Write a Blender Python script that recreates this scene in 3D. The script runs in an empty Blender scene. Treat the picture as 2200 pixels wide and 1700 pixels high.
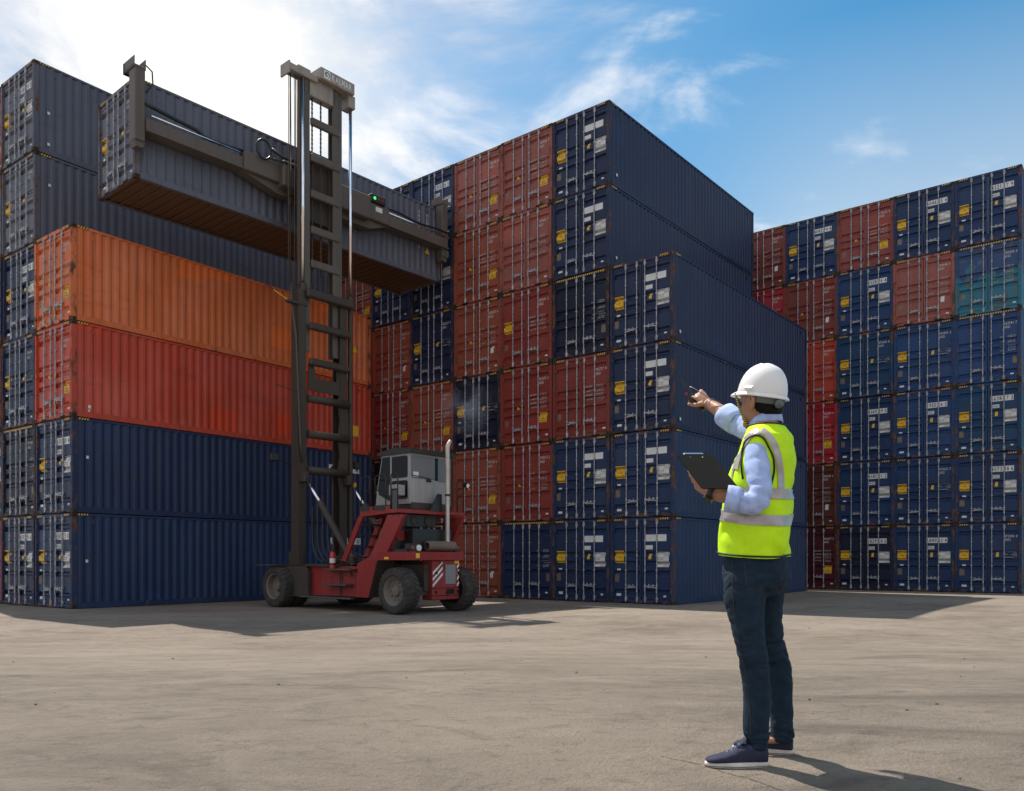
import bpy, math, random
from mathutils import Vector, Matrix, noise
R = math.radians
random.seed(7)
SC = bpy.context.scene
COL = SC.collection

# ------------------------------------------------------------------ camera
F_PX, HORIZON, CAM_Z = 1786.0, 1201.75, 1.5        # focal length and horizon in pixels of a 2200 x 1700 frame
cam_d = bpy.data.cameras.new('camera'); cam = bpy.data.objects.new('camera', cam_d); COL.objects.link(cam)
cam_d.sensor_width = 36.0; cam_d.lens = 36.0 * F_PX / 2200.0
cam_d.shift_y = (HORIZON - 850.0) / 2200.0
cam_d.clip_end = 5000.0; cam_d.clip_start = 0.05
cam.location = (0, 0, CAM_Z); cam.rotation_euler = (R(90), 0, 0)
SC.camera = cam

# ------------------------------------------------------------------ sky, sun, exposure
SUN_EL, SUN_AZ = 59.0, -38.0                        # azimuth measured from +Y towards +X
world = bpy.data.worlds.new("World"); SC.world = world; world.use_nodes = True
def build_sky():
    nt = world.node_tree; N = nt.nodes; L = nt.links
    bg = N['Background']; bg.inputs['Strength'].default_value = 0.078
    sky = N.new('ShaderNodeTexSky'); sky.sky_type = 'NISHITA'; sky.sun_disc = False
    sky.sun_elevation = R(SUN_EL); sky.sun_rotation = R(SUN_AZ)
    sky.air_density = 1.0; sky.dust_density = 0.4; sky.ozone_density = 2.0
    tc = N.new('ShaderNodeTexCoord')
    def math_(op, a, b=None, clamp=False):
        n = N.new('ShaderNodeMath'); n.operation = op; n.use_clamp = clamp
        for k, v in enumerate((a, b)):
            if v is None: continue
            if isinstance(v, (int, float)): n.inputs[k].default_value = v
            else: L.new(v, n.inputs[k])
        return n.outputs[0]
    def dot_(d):
        n = N.new('ShaderNodeVectorMath'); n.operation = 'DOT_PRODUCT'
        L.new(tc.outputs['Generated'], n.inputs[0]); n.inputs[1].default_value = Vector(d).normalized()
        return n.outputs['Value']
    sep = N.new('ShaderNodeSeparateXYZ'); L.new(tc.outputs['Generated'], sep.inputs[0])
    zz = math_('ADD', math_('MAXIMUM', sep.outputs['Z'], 0.0), 0.18)
    comb = N.new('ShaderNodeCombineXYZ')
    L.new(math_('DIVIDE', sep.outputs['X'], zz), comb.inputs[0]); L.new(math_('DIVIDE', sep.outputs['Y'], zz), comb.inputs[1])
    def fbm(scale, stretch, rot, detail, dist, off):
        mp = N.new('ShaderNodeMapping'); L.new(comb.outputs[0], mp.inputs[0])
        mp.inputs['Scale'].default_value = stretch; mp.inputs['Rotation'].default_value = (0, 0, R(rot)); mp.inputs['Location'].default_value = off
        n = N.new('ShaderNodeTexNoise'); n.inputs['Scale'].default_value = scale; n.inputs['Detail'].default_value = detail
        n.inputs['Roughness'].default_value = 0.58; n.inputs['Distortion'].default_value = dist
        L.new(mp.outputs[0], n.inputs['Vector']); return n.outputs['Fac']
    puff = fbm(2.6, (1, 1, 1), 20, 10, 0.7, (3.1, 1.7, 0))
    wisp = fbm(1.5, (0.45, 1.6, 1), 62, 10, 1.1, (0.4, 2.2, 0))
    # thin bright veil round the sun's side of the sky, broken clouds over it, a low bank over the far stacks
    def mrange(v, a_, b_, lo=0.0, hi=1.0):
        n = N.new('ShaderNodeMapRange'); n.interpolation_type = 'SMOOTHSTEP'; L.new(v, n.inputs['Value'])
        n.inputs['From Min'].default_value = a_; n.inputs['From Max'].default_value = b_; n.inputs['To Min'].default_value = lo; n.inputs['To Max'].default_value = hi
        return n.outputs[0]
    def mix(fac, A, B, mode='MIX'):
        n = N.new('ShaderNodeMix'); n.data_type = 'RGBA'; n.blend_type = mode
        for s_, v_ in ((n.inputs['Factor'], fac), (n.inputs['A'], A), (n.inputs['B'], B)):
            if isinstance(v_, tuple): s_.default_value = (*v_, 1)
            elif isinstance(v_, (int, float)): s_.default_value = v_
            else: L.new(v_, s_)
        return n.outputs['Result']
    bank = math_('POWER', math_('MAXIMUM', dot_((-0.40, 1.0, 0.62)), 0.0), 6.0)
    low = math_('SUBTRACT', 1.0, math_('MULTIPLY', math_('ABSOLUTE', math_('SUBTRACT', sep.outputs['Z'], 0.34)), 5.5), True)
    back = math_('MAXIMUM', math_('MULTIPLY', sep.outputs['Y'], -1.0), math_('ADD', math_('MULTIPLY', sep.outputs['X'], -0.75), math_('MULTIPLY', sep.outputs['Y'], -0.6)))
    back = math_('MULTIPLY', math_('MAXIMUM', back, 0.0), 0.42)  # unseen cloud added behind and left of the camera to whiten the ambient light
    mix_n = math_('ADD', math_('MULTIPLY', puff, 0.62), math_('MULTIPLY', wisp, 0.55))
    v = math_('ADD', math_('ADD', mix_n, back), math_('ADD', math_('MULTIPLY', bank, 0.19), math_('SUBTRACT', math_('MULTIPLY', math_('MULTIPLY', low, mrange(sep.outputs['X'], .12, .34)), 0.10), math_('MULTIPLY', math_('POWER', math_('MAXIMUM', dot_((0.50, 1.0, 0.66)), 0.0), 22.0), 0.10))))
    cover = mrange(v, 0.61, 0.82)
    glow = math_('POWER', math_('MAXIMUM', dot_((-0.345, 1.0, 0.56)), 0.0), 120.0)
    halo = math_('POWER', math_('MAXIMUM', dot_((-0.345, 1.0, 0.60)), 0.0), 14.0)
    base = mix(1.0, sky.outputs[0], (0.50, 1.26, 1.40), 'MULTIPLY')
    base = mix(math_('MULTIPLY', halo, 0.55), base, (5.8, 6.9, 8.8))
    base = mix(math_('MULTIPLY', math_('MULTIPLY', low, mrange(sep.outputs['X'], .10, .36)), 0.62), base, (6.6, 7.4, 8.2))
    cloud = mix(mrange(puff, 0.38, 0.62), (5.0, 5.7, 7.3), (10.0, 10.0, 10.1))
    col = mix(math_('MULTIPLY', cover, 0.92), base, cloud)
    m2 = N.new('ShaderNodeMix'); m2.data_type = 'RGBA'; m2.inputs['B'].default_value = (13.0, 12.2, 10.6, 1)
    L.new(math_('MULTIPLY', glow, 0.85), m2.inputs['Factor']); L.new(col, m2.inputs['A'])
    L.new(m2.outputs['Result'], bg.inputs['Color'])
build_sky()
sun_d = bpy.data.lights.new('sun', 'SUN'); sun = bpy.data.objects.new('sun', sun_d); COL.objects.link(sun)
sun_d.energy = 4.8; sun_d.angle = R(0.5); sun_d.color = (1.0, 0.94, 0.85)
sdir = Vector((math.sin(R(SUN_AZ)) * math.cos(R(SUN_EL)), math.cos(R(SUN_AZ)) * math.cos(R(SUN_EL)), math.sin(R(SUN_EL))))
sun.rotation_euler = sdir.to_track_quat('Z', 'Y').to_euler(); sun.location = (0, 0, 60)
vs = SC.view_settings; vs.view_transform = 'Standard'; vs.look = 'None'; vs.exposure = 0.42; vs.gamma = 1.0; vs.use_curve_mapping = False

# ------------------------------------------------------------------ helpers
class MB:
    """collects shapes and links them as ONE mesh object"""
    def __init__(s): s.v = []; s.f = []; s.m = []; s.mi = 0
    def add(s, vs_, fs, mi=None):
        o = len(s.v); s.v += [tuple(p) for p in vs_]; mi = s.mi if mi is None else mi
        for f in fs: s.f.append([o + i for i in f]); s.m.append(mi)
    def box(s, x0, x1, y0, y1, z0, z1, mi=None, b=0.0):
        if x0 > x1: x0, x1 = x1, x0
        if y0 > y1: y0, y1 = y1, y0
        if z0 > z1: z0, z1 = z1, z0
        if b <= 0:
            s.add([(x0,y0,z0),(x1,y0,z0),(x1,y1,z0),(x0,y1,z0),(x0,y0,z1),(x1,y0,z1),(x1,y1,z1),(x0,y1,z1)],
                  [(0,3,2,1),(4,5,6,7),(0,1,5,4),(1,2,6,5),(2,3,7,6),(3,0,4,7)], mi); return
        P = []; X = (x0, x1); Y = (y0, y1); Z = (z0, z1)
        for i in (0,1):
            for j in (0,1):
                for k in (0,1):
                    dx = b if i == 0 else -b; dy = b if j == 0 else -b; dz = b if k == 0 else -b
                    P += [(X[i], Y[j]+dy, Z[k]+dz), (X[i]+dx, Y[j], Z[k]+dz), (X[i]+dx, Y[j]+dy, Z[k])]
        I = lambda i,j,k,a: ((i*2+j)*2+k)*3+a
        fs = []
        fs += [(I(0,0,0,0),I(0,0,1,0),I(0,1,1,0),I(0,1,0,0)), (I(1,0,0,0),I(1,1,0,0),I(1,1,1,0),I(1,0,1,0))]
        fs += [(I(0,0,0,1),I(1,0,0,1),I(1,0,1,1),I(0,0,1,1)), (I(0,1,0,1),I(0,1,1,1),I(1,1,1,1),I(1,1,0,1))]
        fs += [(I(0,0,0,2),I(0,1,0,2),I(1,1,0,2),I(1,0,0,2)), (I(0,0,1,2),I(1,0,1,2),I(1,1,1,2),I(0,1,1,2))]
        for k in (0,1):
            for (i,j) in ((0,0),(0,1),(1,0),(1,1)): pass
        for i in (0,1):
            for j in (0,1): fs.append((I(i,j,0,0),I(i,j,0,1),I(i,j,1,1),I(i,j,1,0)))
        for i in (0,1):
            for k in (0,1): fs.append((I(i,0,k,0),I(i,0,k,2),I(i,1,k,2),I(i,1,k,0)))
        for j in (0,1):
            for k in (0,1): fs.append((I(0,j,k,1),I(0,j,k,2),I(1,j,k,2),I(1,j,k,1)))
        for i in (0,1):
            for j in (0,1):
                for k in (0,1): fs.append((I(i,j,k,0),I(i,j,k,1),I(i,j,k,2)))
        s.add(P, fs, mi)
    def prism(s, poly, axis, a0, a1, mi=None):
        """poly in the two other axes (x: (y,z), y: (x,z), z: (x,y)), extruded from a0 to a1"""
        n = len(poly)
        def pt(p, a):
            return (a, p[0], p[1]) if axis == 'x' else (p[0], a, p[1]) if axis == 'y' else (p[0], p[1], a)
        s.add([pt(p, a0) for p in poly] + [pt(p, a1) for p in poly],
              [tuple(range(n)), tuple(range(2*n-1, n-1, -1))] + [(i, i+n, (i+1) % n + n, (i+1) % n) for i in range(n)], mi)
    def rings(s, rg, mi=None, cap=True, closed=True):
        n = len(rg[0]); V = [p for r in rg for p in r]; fs = []
        for i in range(len(rg)-1):
            for j in range(n if closed else n-1):
                k = (j+1) % n; fs.append((i*n+j, i*n+k, (i+1)*n+k, (i+1)*n+j))
        if cap: fs += [tuple(range(n-1, -1, -1)), tuple((len(rg)-1)*n+i for i in range(n))]
        s.add(V, fs, mi)
    def tube(s, pts, rad, n=8, mi=None, cap=True, flat=1.0, up=None):
        pts = [Vector(p) for p in pts]; rg = []; prev = None
        for i, p in enumerate(pts):
            d = (pts[min(i+1, len(pts)-1)] - pts[max(i-1, 0)]).normalized()
            if prev is None:
                u = Vector(up) if up else (Vector((0,0,1)) if abs(d.z) < .9 else Vector((1,0,0)))
            else: u = prev
            a = (u - d*u.dot(d))
            a = a.normalized() if a.length > 1e-6 else d.orthogonal().normalized()
            prev = a; b = d.cross(a)
            r = rad[i] if isinstance(rad, (list, tuple)) else rad
            rg.append([p + a*(r*math.cos(2*math.pi*k/n)) + b*(r*flat*math.sin(2*math.pi*k/n)) for k in range(n)])
        s.rings(rg, mi, cap)
    def cyl(s, p0, p1, r, n=16, mi=None, r2=None): s.tube([p0, p1], [r, r if r2 is None else r2], n, mi)
    def ell(s, c, ax, mi=None, nu=20, nv=12):
        """ellipsoid with three axis vectors"""
        c = Vector(c); A, B, C_ = [Vector(a) for a in ax]
        rg = []
        for i in range(1, nv):
            t = math.pi*i/nv
            rg.append([c + C_*math.cos(t) + (A*math.cos(2*math.pi*k/nu) + B*math.sin(2*math.pi*k/nu))*math.sin(t) for k in range(nu)])
        o = len(s.v); s.rings(rg, mi, False); t0 = len(s.v); s.v += [tuple(c + C_), tuple(c - C_)]
        mi = s.mi if mi is None else mi
        for k in range(nu):
            s.f.append([t0, o+(k+1) % nu, o+k]); s.m.append(mi)
            b = o+(nv-2)*nu; s.f.append([t0+1, b+k, b+(k+1) % nu]); s.m.append(mi)
    def lathe(s, prof, axis, c, n=32, mi=None, cap=False):
        """profile of (axial, radius) pairs round an axis through c"""
        c = Vector(c); A = Vector({'x': (1,0,0), 'y': (0,1,0), 'z': (0,0,1)}[axis])
        U = Vector((0,0,1)) if axis != 'z' else Vector((1,0,0)); W = A.cross(U)
        s.rings([[c + A*a + (U*math.cos(2*math.pi*k/n) + W*math.sin(2*math.pi*k/n))*r for k in range(n)] for a, r in prof], mi, cap)
    def mesh(s, name, mats, smooth=False):
        me = bpy.data.meshes.new(name); me.from_pydata(s.v, [], s.f)
        for m in mats: me.materials.append(m)
        me.polygons.foreach_set('material_index', s.m)
        import bmesh
        bm = bmesh.new(); bm.from_mesh(me); bmesh.ops.recalc_face_normals(bm, faces=bm.faces); bm.to_mesh(me); bm.free()
        if smooth is True: me.polygons.foreach_set('use_smooth', [True]*len(me.polygons))
        elif smooth: me.polygons.foreach_set('use_smooth', [True]*len(me.polygons)); me.set_sharp_from_angle(angle=R(smooth))
        me.update(); return me
    def build(s, name, mats, parent=None, smooth=False):
        return put(name, s.mesh(name, mats if isinstance(mats, (list, tuple)) else [mats], smooth), parent)
def put(name, me, parent=None, color=None):
    o = bpy.data.objects.new(name, me); COL.objects.link(o)
    if parent is not None: o.parent = parent
    if color is not None: o.color = color
    return o
def tag(o, label=None, cat=None, group=None, kind=None):
    for k, v in (('label', label), ('category', cat), ('group', group), ('kind', kind)):
        if v: o[k] = v
    return o
def empty(name, loc, rz=0.0):
    o = bpy.data.objects.new(name, None); COL.objects.link(o); o.location = loc; o.rotation_euler = (0, 0, rz); o.empty_display_size = .3
    return o
def smooth_path(pts, k=6):
    pts = [Vector(p) for p in pts]; o = []
    for i in range(len(pts)-1):
        p0 = pts[max(i-1, 0)]; p1 = pts[i]; p2 = pts[i+1]; p3 = pts[min(i+2, len(pts)-1)]
        for j in range(k):
            t = j/k; o.append(.5*((2*p1)+(p2-p0)*t+(2*p0-5*p1+4*p2-p3)*t*t+(3*p1-p0-3*p2+p3)*t**3))
    o.append(pts[-1]); return o
def lerp(a, b, t): return a + (b - a)*t
def sstep(a, b, x):
    t = min(1, max(0, (x-a)/(b-a))); return t*t*(3-2*t)

# ------------------------------------------------------------------ glyphs (built-in font turned into mesh outlines)
_GL = {}
def glyph(ch):
    if ch in _GL: return _GL[ch]
    cu = bpy.data.curves.new('glyph', 'FONT'); cu.body = ch; cu.size = 1.0; cu.resolution_u = 2
    cu.offset = 0.012
    ob = bpy.data.objects.new('glyph', cu); COL.objects.link(ob)
    dg = bpy.context.evaluated_depsgraph_get(); dg.update(); me = ob.evaluated_get(dg).to_mesh()
    V = [(v.co.x, v.co.y) for v in me.vertices]; Fs = [tuple(p.vertices) for p in me.polygons]
    ob.evaluated_get(dg).to_mesh_clear(); bpy.data.objects.remove(ob); bpy.data.curves.remove(cu)
    x0 = min(v[0] for v in V); x1 = max(v[0] for v in V)
    _GL[ch] = ([(x-x0, y) for x, y in V], Fs, x1-x0); return _GL[ch]
CAP = 0.70
def text2d(body, h, cond=0.85, gap=0.16):
    """flat text with cap height h, starting at x=0 on the base line -> verts, faces, width"""
    k = h/CAP; x = 0; V = []; Fs = []
    for ch in body:
        if ch == ' ': x += 0.34*k*cond; continue
        gv, gf, gw = glyph(ch); o = len(V)
        if ch == '1': x += 0.10*k*cond
        V += [(x+a*k*cond, b*k) for a, b in gv]; Fs += [tuple(o+i for i in f) for f in gf]
        x += (gw+gap)*k*cond + (0.10*k*cond if ch == '1' else 0)
    return V, Fs, x-gap*k*cond
for c_ in "0123456789ABCDEGHIKLMNOPRTUWX.,'45%": glyph(c_)

# ------------------------------------------------------------------ materials
def newmat(name):
    m = bpy.data.materials.new(name); m.use_nodes = True; nt = m.node_tree
    return m, nt, nt.nodes, nt.links, nt.nodes['Principled BSDF']
def simple(name, col, rough=.5, metal=0.0, spec=None, var=0.0, vscale=8.0, bump=0.0, bscale=60.0):
    m, nt, N, L, b = newmat(name)
    b.inputs['Base Color'].default_value = (*col, 1); b.inputs['Roughness'].default_value = rough; b.inputs['Metallic'].default_value = metal
    if spec is not None: b.inputs['Specular IOR Level'].default_value = spec
    if var > 0 or bump > 0:
        tc = N.new('ShaderNodeTexCoord'); n = N.new('ShaderNodeTexNoise'); n.inputs['Scale'].default_value = vscale; n.inputs['Detail'].default_value = 6
        L.new(tc.outputs['Object'], n.inputs['Vector'])
        if var > 0:
            mx = N.new('ShaderNodeMix'); mx.data_type = 'RGBA'
            mx.inputs['A'].default_value = (*[c*(1-var) for c in col], 1); mx.inputs['B'].default_value = (*[min(1, c*(1+var)) for c in col], 1)
            mr = N.new('ShaderNodeMapRange'); mr.inputs['From Min'].default_value = .3; mr.inputs['From Max'].default_value = .7
            L.new(n.outputs['Fac'], mr.inputs['Value']); L.new(mr.outputs[0], mx.inputs['Factor']); L.new(mx.outputs['Result'], b.inputs['Base Color'])
        if bump > 0:
            n2 = N.new('ShaderNodeTexNoise'); n2.inputs['Scale'].default_value = bscale; n2.inputs['Detail'].default_value = 4
            L.new(tc.outputs['Object'], n2.inputs['Vector'])
            bp = N.new('ShaderNodeBump'); bp.inputs['Strength'].default_value = bump; bp.inputs['Distance'].default_value = .02
            L.new(n2.outputs['Fac'], bp.inputs['Height']); L.new(bp.outputs[0], b.inputs['Normal'])
    return m
def worn(name, col=None, rust=0.3, rough=.42, rust_col=(.085, .036, .018), streak=.35, scale=1.0, edge=(.16, .085, .05), patches=False):
    """paint with fading, run-off streaks and rust patches; colour comes from the object when col is None"""
    m, nt, N, L, b = newmat(name)
    oi = N.new('ShaderNodeObjectInfo'); tc = N.new('ShaderNodeTexCoord')
    add = N.new('ShaderNodeVectorMath'); add.operation = 'ADD'
    sc = N.new('ShaderNodeVectorMath'); sc.operation = 'SCALE'; sc.inputs[0].default_value = (37.0, 61.0, 17.0); L.new(oi.outputs['Random'], sc.inputs['Scale'])
    L.new(tc.outputs['Object'], add.inputs[0]); L.new(sc.outputs[0], add.inputs[1])
    def nz(scale, st, detail=6, rough_=.6):
        mp = N.new('ShaderNodeMapping'); mp.inputs['Scale'].default_value = st; L.new(add.outputs[0], mp.inputs[0])
        n = N.new('ShaderNodeTexNoise'); n.inputs['Scale'].default_value = scale*scale_k; n.inputs['Detail'].default_value = detail; n.inputs['Roughness'].default_value = rough_
        L.new(mp.outputs[0], n.inputs['Vector']); return n.outputs['Fac']
    scale_k = scale
    def mrange(v, a, c, x=0.0, y=1.0):
        r = N.new('ShaderNodeMapRange'); L.new(v, r.inputs['Value']); r.inputs['From Min'].default_value = a; r.inputs['From Max'].default_value = c
        r.inputs['To Min'].default_value = x; r.inputs['To Max'].default_value = y; return r.outputs[0]
    def mix(fac, A, B, mode='MIX'):
        x = N.new('ShaderNodeMix'); x.data_type = 'RGBA'; x.blend_type = mode
        for s_, v in ((x.inputs['Factor'], fac), (x.inputs['A'], A), (x.inputs['B'], B)):
            if isinstance(v, (int, float)): s_.default_value = v
            elif isinstance(v, tuple): s_.default_value = (*v, 1)
            else: L.new(v, s_)
        return x.outputs['Result']
    base = oi.outputs['Color'] if col is None else None
    if base is None:
        rgb = N.new('ShaderNodeRGB'); rgb.outputs[0].default_value = (*col, 1); base = rgb.outputs[0]
    hv = N.new('ShaderNodeHueSaturation'); L.new(base, hv.inputs['Color'])
    hv.inputs['Saturation'].default_value = .85; hv.inputs['Value'].default_value = 1.35
    c1 = mix(mrange(nz(.55, (1, 1, .6), 4), .42, .72, 0, .38), base, hv.outputs[0])
    c2 = mix(mrange(nz(5.0, (1, 1, .07), 5), .5, .75, 0, streak), c1, (.05, .045, .04))
    if patches: c2 = mix(mrange(nz(16, (1, 1, .16), 5, .75), .70, .76, 0, .45), c2, (.24, .22, .21)); c2 = mix(mrange(nz(1.1, (1, .4, 1.6), 7, .7), .56, .72, 0, .35), c2, (.03, .026, .024))
    if patches: c2 = mix(mrange(nz(9, (1, 1, .05), 6, .7), .66, .78, 0, .55), c2, (.11, .055, .032))
    dust = mix(mrange(nz(2.2, (1, 1, .35), 8, .7), .55, .8, 0, .09), c2, (.22, .18, .14))
    if patches:                                                             # touched-up rectangles of fresher paint
        mpv = N.new('ShaderNodeMapping'); mpv.inputs['Scale'].default_value = (.0, .55, .8); L.new(add.outputs[0], mpv.inputs[0])
        vo = N.new('ShaderNodeTexVoronoi'); vo.distance = 'CHEBYCHEV'; vo.inputs['Scale'].default_value = 1.0; L.new(mpv.outputs[0], vo.inputs['Vector'])
        sx_ = N.new('ShaderNodeSeparateColor'); L.new(vo.outputs['Color'], sx_.inputs[0])
        near = mrange(vo.outputs['Distance'], .30, .302, 1, 0)
        mm = N.new('ShaderNodeMath'); mm.operation = 'MULTIPLY'; L.new(near, mm.inputs[0]); L.new(mrange(sx_.outputs[0], .80, .805, 0, .5), mm.inputs[1])
        h2 = N.new('ShaderNodeHueSaturation'); L.new(base, h2.inputs['Color']); h2.inputs['Value'].default_value = 1.45; h2.inputs['Saturation'].default_value = 1.05
        dust = mix(mm.outputs[0], dust, h2.outputs[0])
    rm = mrange(nz(3.2, (1, 1, .5), 9, .68), .73-.22*rust, .78-.18*rust)
    rcol = mix(mrange(nz(9, (1, 1, 1), 4), .35, .65), rust_col, edge)
    c3 = mix(rm, dust, rcol)
    L.new(c3, b.inputs['Base Color'])
    L.new(mrange(rm, 0, 1, rough, .85), b.inputs['Roughness']); b.inputs['Specular IOR Level'].default_value = .25
    bp = N.new('ShaderNodeBump'); bp.inputs['Strength'].default_value = .12; bp.inputs['Distance'].default_value = .02
    L.new(nz(1.6, (1, 1, .5), 4), bp.inputs['Height']); L.new(bp.outputs[0], b.inputs['Normal'])
    return m
M = {}
M['paint'] = worn('container_paint', None, .16, patches=True)
M['frame'] = worn('container_frame_paint', None, 1.05, .55)
M['rail'] = worn('container_rail_paint', None, .62, .5)
M['casting'] = worn('casting_rust', (.045, .028, .02), .8, .7)
M['hole'] = simple('dark_opening', (.006, .005, .005), .9)
M['gasket'] = simple('rubber_gasket', (.012, .012, .013), .6)
M['galv'] = simple('galvanised_steel', (.33, .33, .35), .55, .3, var=.45, vscale=9)
M['yellow'] = simple('yellow_decal', (.72, .42, .02), .5, var=.12, vscale=5)
M['white'] = simple('white_decal', (.62, .62, .6), .5, var=.1, vscale=4)
M['ink'] = simple('black_print', (.018, .018, .02), .6)
M['wtext'] = simple('white_stencil', (.55, .53, .5), .6)
M['cscplate'] = simple('etched_plate', (.17, .13, .09), .5, .3, var=.3, vscale=20)
M['patch'] = simple('green_grey_patch', (.012, .035, .045), .5)
M['underside'] = worn('floor_underside_paint', (.11, .065, .036), .3, .7)

# ------------------------------------------------------------------ shipping container
CW, CH, CL = 2.438, 2.896, 12.192
HX = CW/2
RIBS = (2.49, 1.68, 1.36, 1.04, 0.40)
PANEL_Y, RIB_D = 0.060, 0.064
def prof_pts(z0, z1):
    P = [(z0, PANEL_Y)]
    for zc in sorted(RIBS):
        for dz, d in ((-.085, 0), (-.035, RIB_D), (.035, RIB_D), (.085, 0)):
            z = zc+dz
            if z0 < z < z1: P.append((z, PANEL_Y+d))
    P.append((z1, prof_y(z1)) if z1 < 2.7 else (z1, PANEL_Y)); P[0] = (z0, prof_y(z0)); return P
def prof_y(z):
    for zc in RIBS:
        d = abs(z-zc)
        if d < .035: return PANEL_Y+RIB_D
        if d < .085: return PANEL_Y+RIB_D*(1-(d-.035)/.05)
    return PANEL_Y
def m_door(sgn):
    """sgn -1: door hung on the local -x post, +1: the other"""
    b = MB(); xi, xo = sgn*.012, sgn*(HX-.105)
    x0, x1 = min(xi, xo), max(xi, xo); z0, z1 = .17, 2.765
    for a, c in ((x0, x0+.055), (x1-.055, x1)): b.box(a, c, .045, .11, z0, z1)
    b.box(x0+.055, x1-.055, .046, .11, z0, z0+.075); b.box(x0+.055, x1-.055, .046, .11, z1-.075, z1)
    P = prof_pts(z0+.07, z1-.07)
    for i in range(len(P)-1):
        (za, ya), (zb, yb) = P[i], P[i+1]
        b.add([(x0+.05, ya, za), (x1-.05, ya, za), (x1-.05, yb, zb), (x0+.05, yb, zb)], [(0, 1, 2, 3)])
    b.box(x0-.012 if sgn < 0 else x1, x0 if sgn < 0 else x1+.012, .05, .10, z0, z1, 1)
    b.box(x0, x1, .055, .10, z0-.018, z0, 1); b.box(x0, x1, .055, .10, z1, z1+.016, 1)
    return b.mesh('door', [M['paint'], M['gasket']])
def m_bar(x, hs):
    b = MB(); y = .018
    b.cyl((x, y, .10), (x, y, 2.83), .0185, 10)
    for z in (.16, 2.74):
        b.box(x-.045, x+.045, y-.012, .05, z-.055, z+.055, 0, .008)
        b.cyl((x, y, z-.10), (x, y, z+.10), .031, 10)
    for z in (.62, 1.12, 1.62, 2.12): b.box(x-.034, x+.034, y-.02, .046, z-.022, z+.022, 0, .006)
    return b.mesh('locking_bar', [M['galv']], 40)
def m_handle(x, hs, z):
    b = MB(); y = -.004
    b.prism([(x, z-.018), (x+hs*.34, z+.012), (x+hs*.38, z+.004), (x+hs*.38, z-.022), (x+hs*.33, z-.02), (x, z-.052)], 'y', y-.010, y+.004)
    b.box(x+hs*.30-.018, x+hs*.30+.018, y-.004, .045, z-.05, z+.04, 0, .006)
    b.box(x+hs*.15-.016, x+hs*.15+.016, y, .04, z-.03, z+.055, 0, .004)
    b.box(x-.022, x+.022, y-.006, y+.03, z-.20, z-.02, 0, .006)
    return b.mesh('handle', [M['galv']])
def m_frame():
    b = MB()
    for sx in (-1, 1):
        xo, xi = sx*(HX-.003), sx*(HX-.10)
        b.box(xi, xo, .004, .165, .118, CH-.118)                                   # door-end posts
        b.box(sx*(HX-.008), sx*(HX-.12), CL-.13, CL-.004, .118, CH-.118)            # far-end posts
        b.box(sx*(HX-.004), sx*(HX-.07), .178, CL-.178, CH-.075, CH-.008, 3)        # top rails
        b.box(sx*(HX-.005), sx*(HX-.055), .178, CL-.178, .03, .185, 3)              # bottom rails
        b.box(sx*(HX-.003), sx*(HX-.14), .178, CL-.178, .018, .03, 3)               # lower flange
        for z in (.42, .95, 1.48, 2.02, 2.52):                                      # hinges
            b.box(sx*(HX-.135), sx*(HX-.02), -.004, .06, z-.045, z+.045, 0, .008)
            b.cyl((sx*(HX-.105), .012, z-.065), (sx*(HX-.105), .012, z+.065), .016, 8)
        for y in (.165, CL-.178):                                                   # far-end castings
            if y > 1:
                for z in (0, CH-.118): b.box(sx*HX, sx*(HX-.162), CL-.178, CL, z, z+.118, 1, .01)
    b.box(-HX+.162, HX-.162, .010, .13, CH-.115, CH-.006); b.box(-HX+.162, HX-.162, .014, .13, .025, .145)
    b.box(-HX+.162, HX-.162, CL-.10, CL-.01, CH-.11, CH-.006); b.box(-HX+.162, HX-.162, CL-.10, CL-.01, .03, .15)
    for x in (-.62, .62): b.box(x-.16, x+.16, .008, .016, .02, .075, 2)                # slots in the sill
    return b.mesh('frame', [M['frame'], M['casting'], M['hole'], M['rail']])
def m_body():
    b = MB(); z = CH-.03
    n = 44
    for i in range(n):                                                              # roof, shallow corrugation
        y0 = .13+(CL-.24)*i/n; y1 = .13+(CL-.24)*(i+.5)/n; y2 = .13+(CL-.24)*(i+1)/n
        for a, c, h in ((y0, y1, 0), (y1, y2, -.02)):
            b.add([(-HX+.06, a, z+h), (HX-.06, a, z+h), (HX-.06, c, z+h), (-HX+.06, c, z+h)], [(0, 1, 2, 3)])
    b.add([(-HX+.1, CL-.05, .12), (HX-.1, CL-.05, .12), (HX-.1, CL-.05, CH-.1), (-HX+.1, CL-.05, CH-.1)], [(0, 1, 2, 3)])
    b.add([(-HX+.05, .1, .075), (HX-.05, .1, .075), (HX-.05, CL-.1, .075), (-HX+.05, CL-.1, .075)], [(0, 1, 2, 3)], 1)
    for i in range(37):                                                             # cross members
        y = .3+i*.318
        b.box(-HX+.056, HX-.056, y, y+.045, .04, .074, 1); b.box(-HX+.056, HX-.056, y-.03, y+.045, .036, .042, 1)
    return b.mesh('body', [M['paint'], M['underside']])
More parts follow.
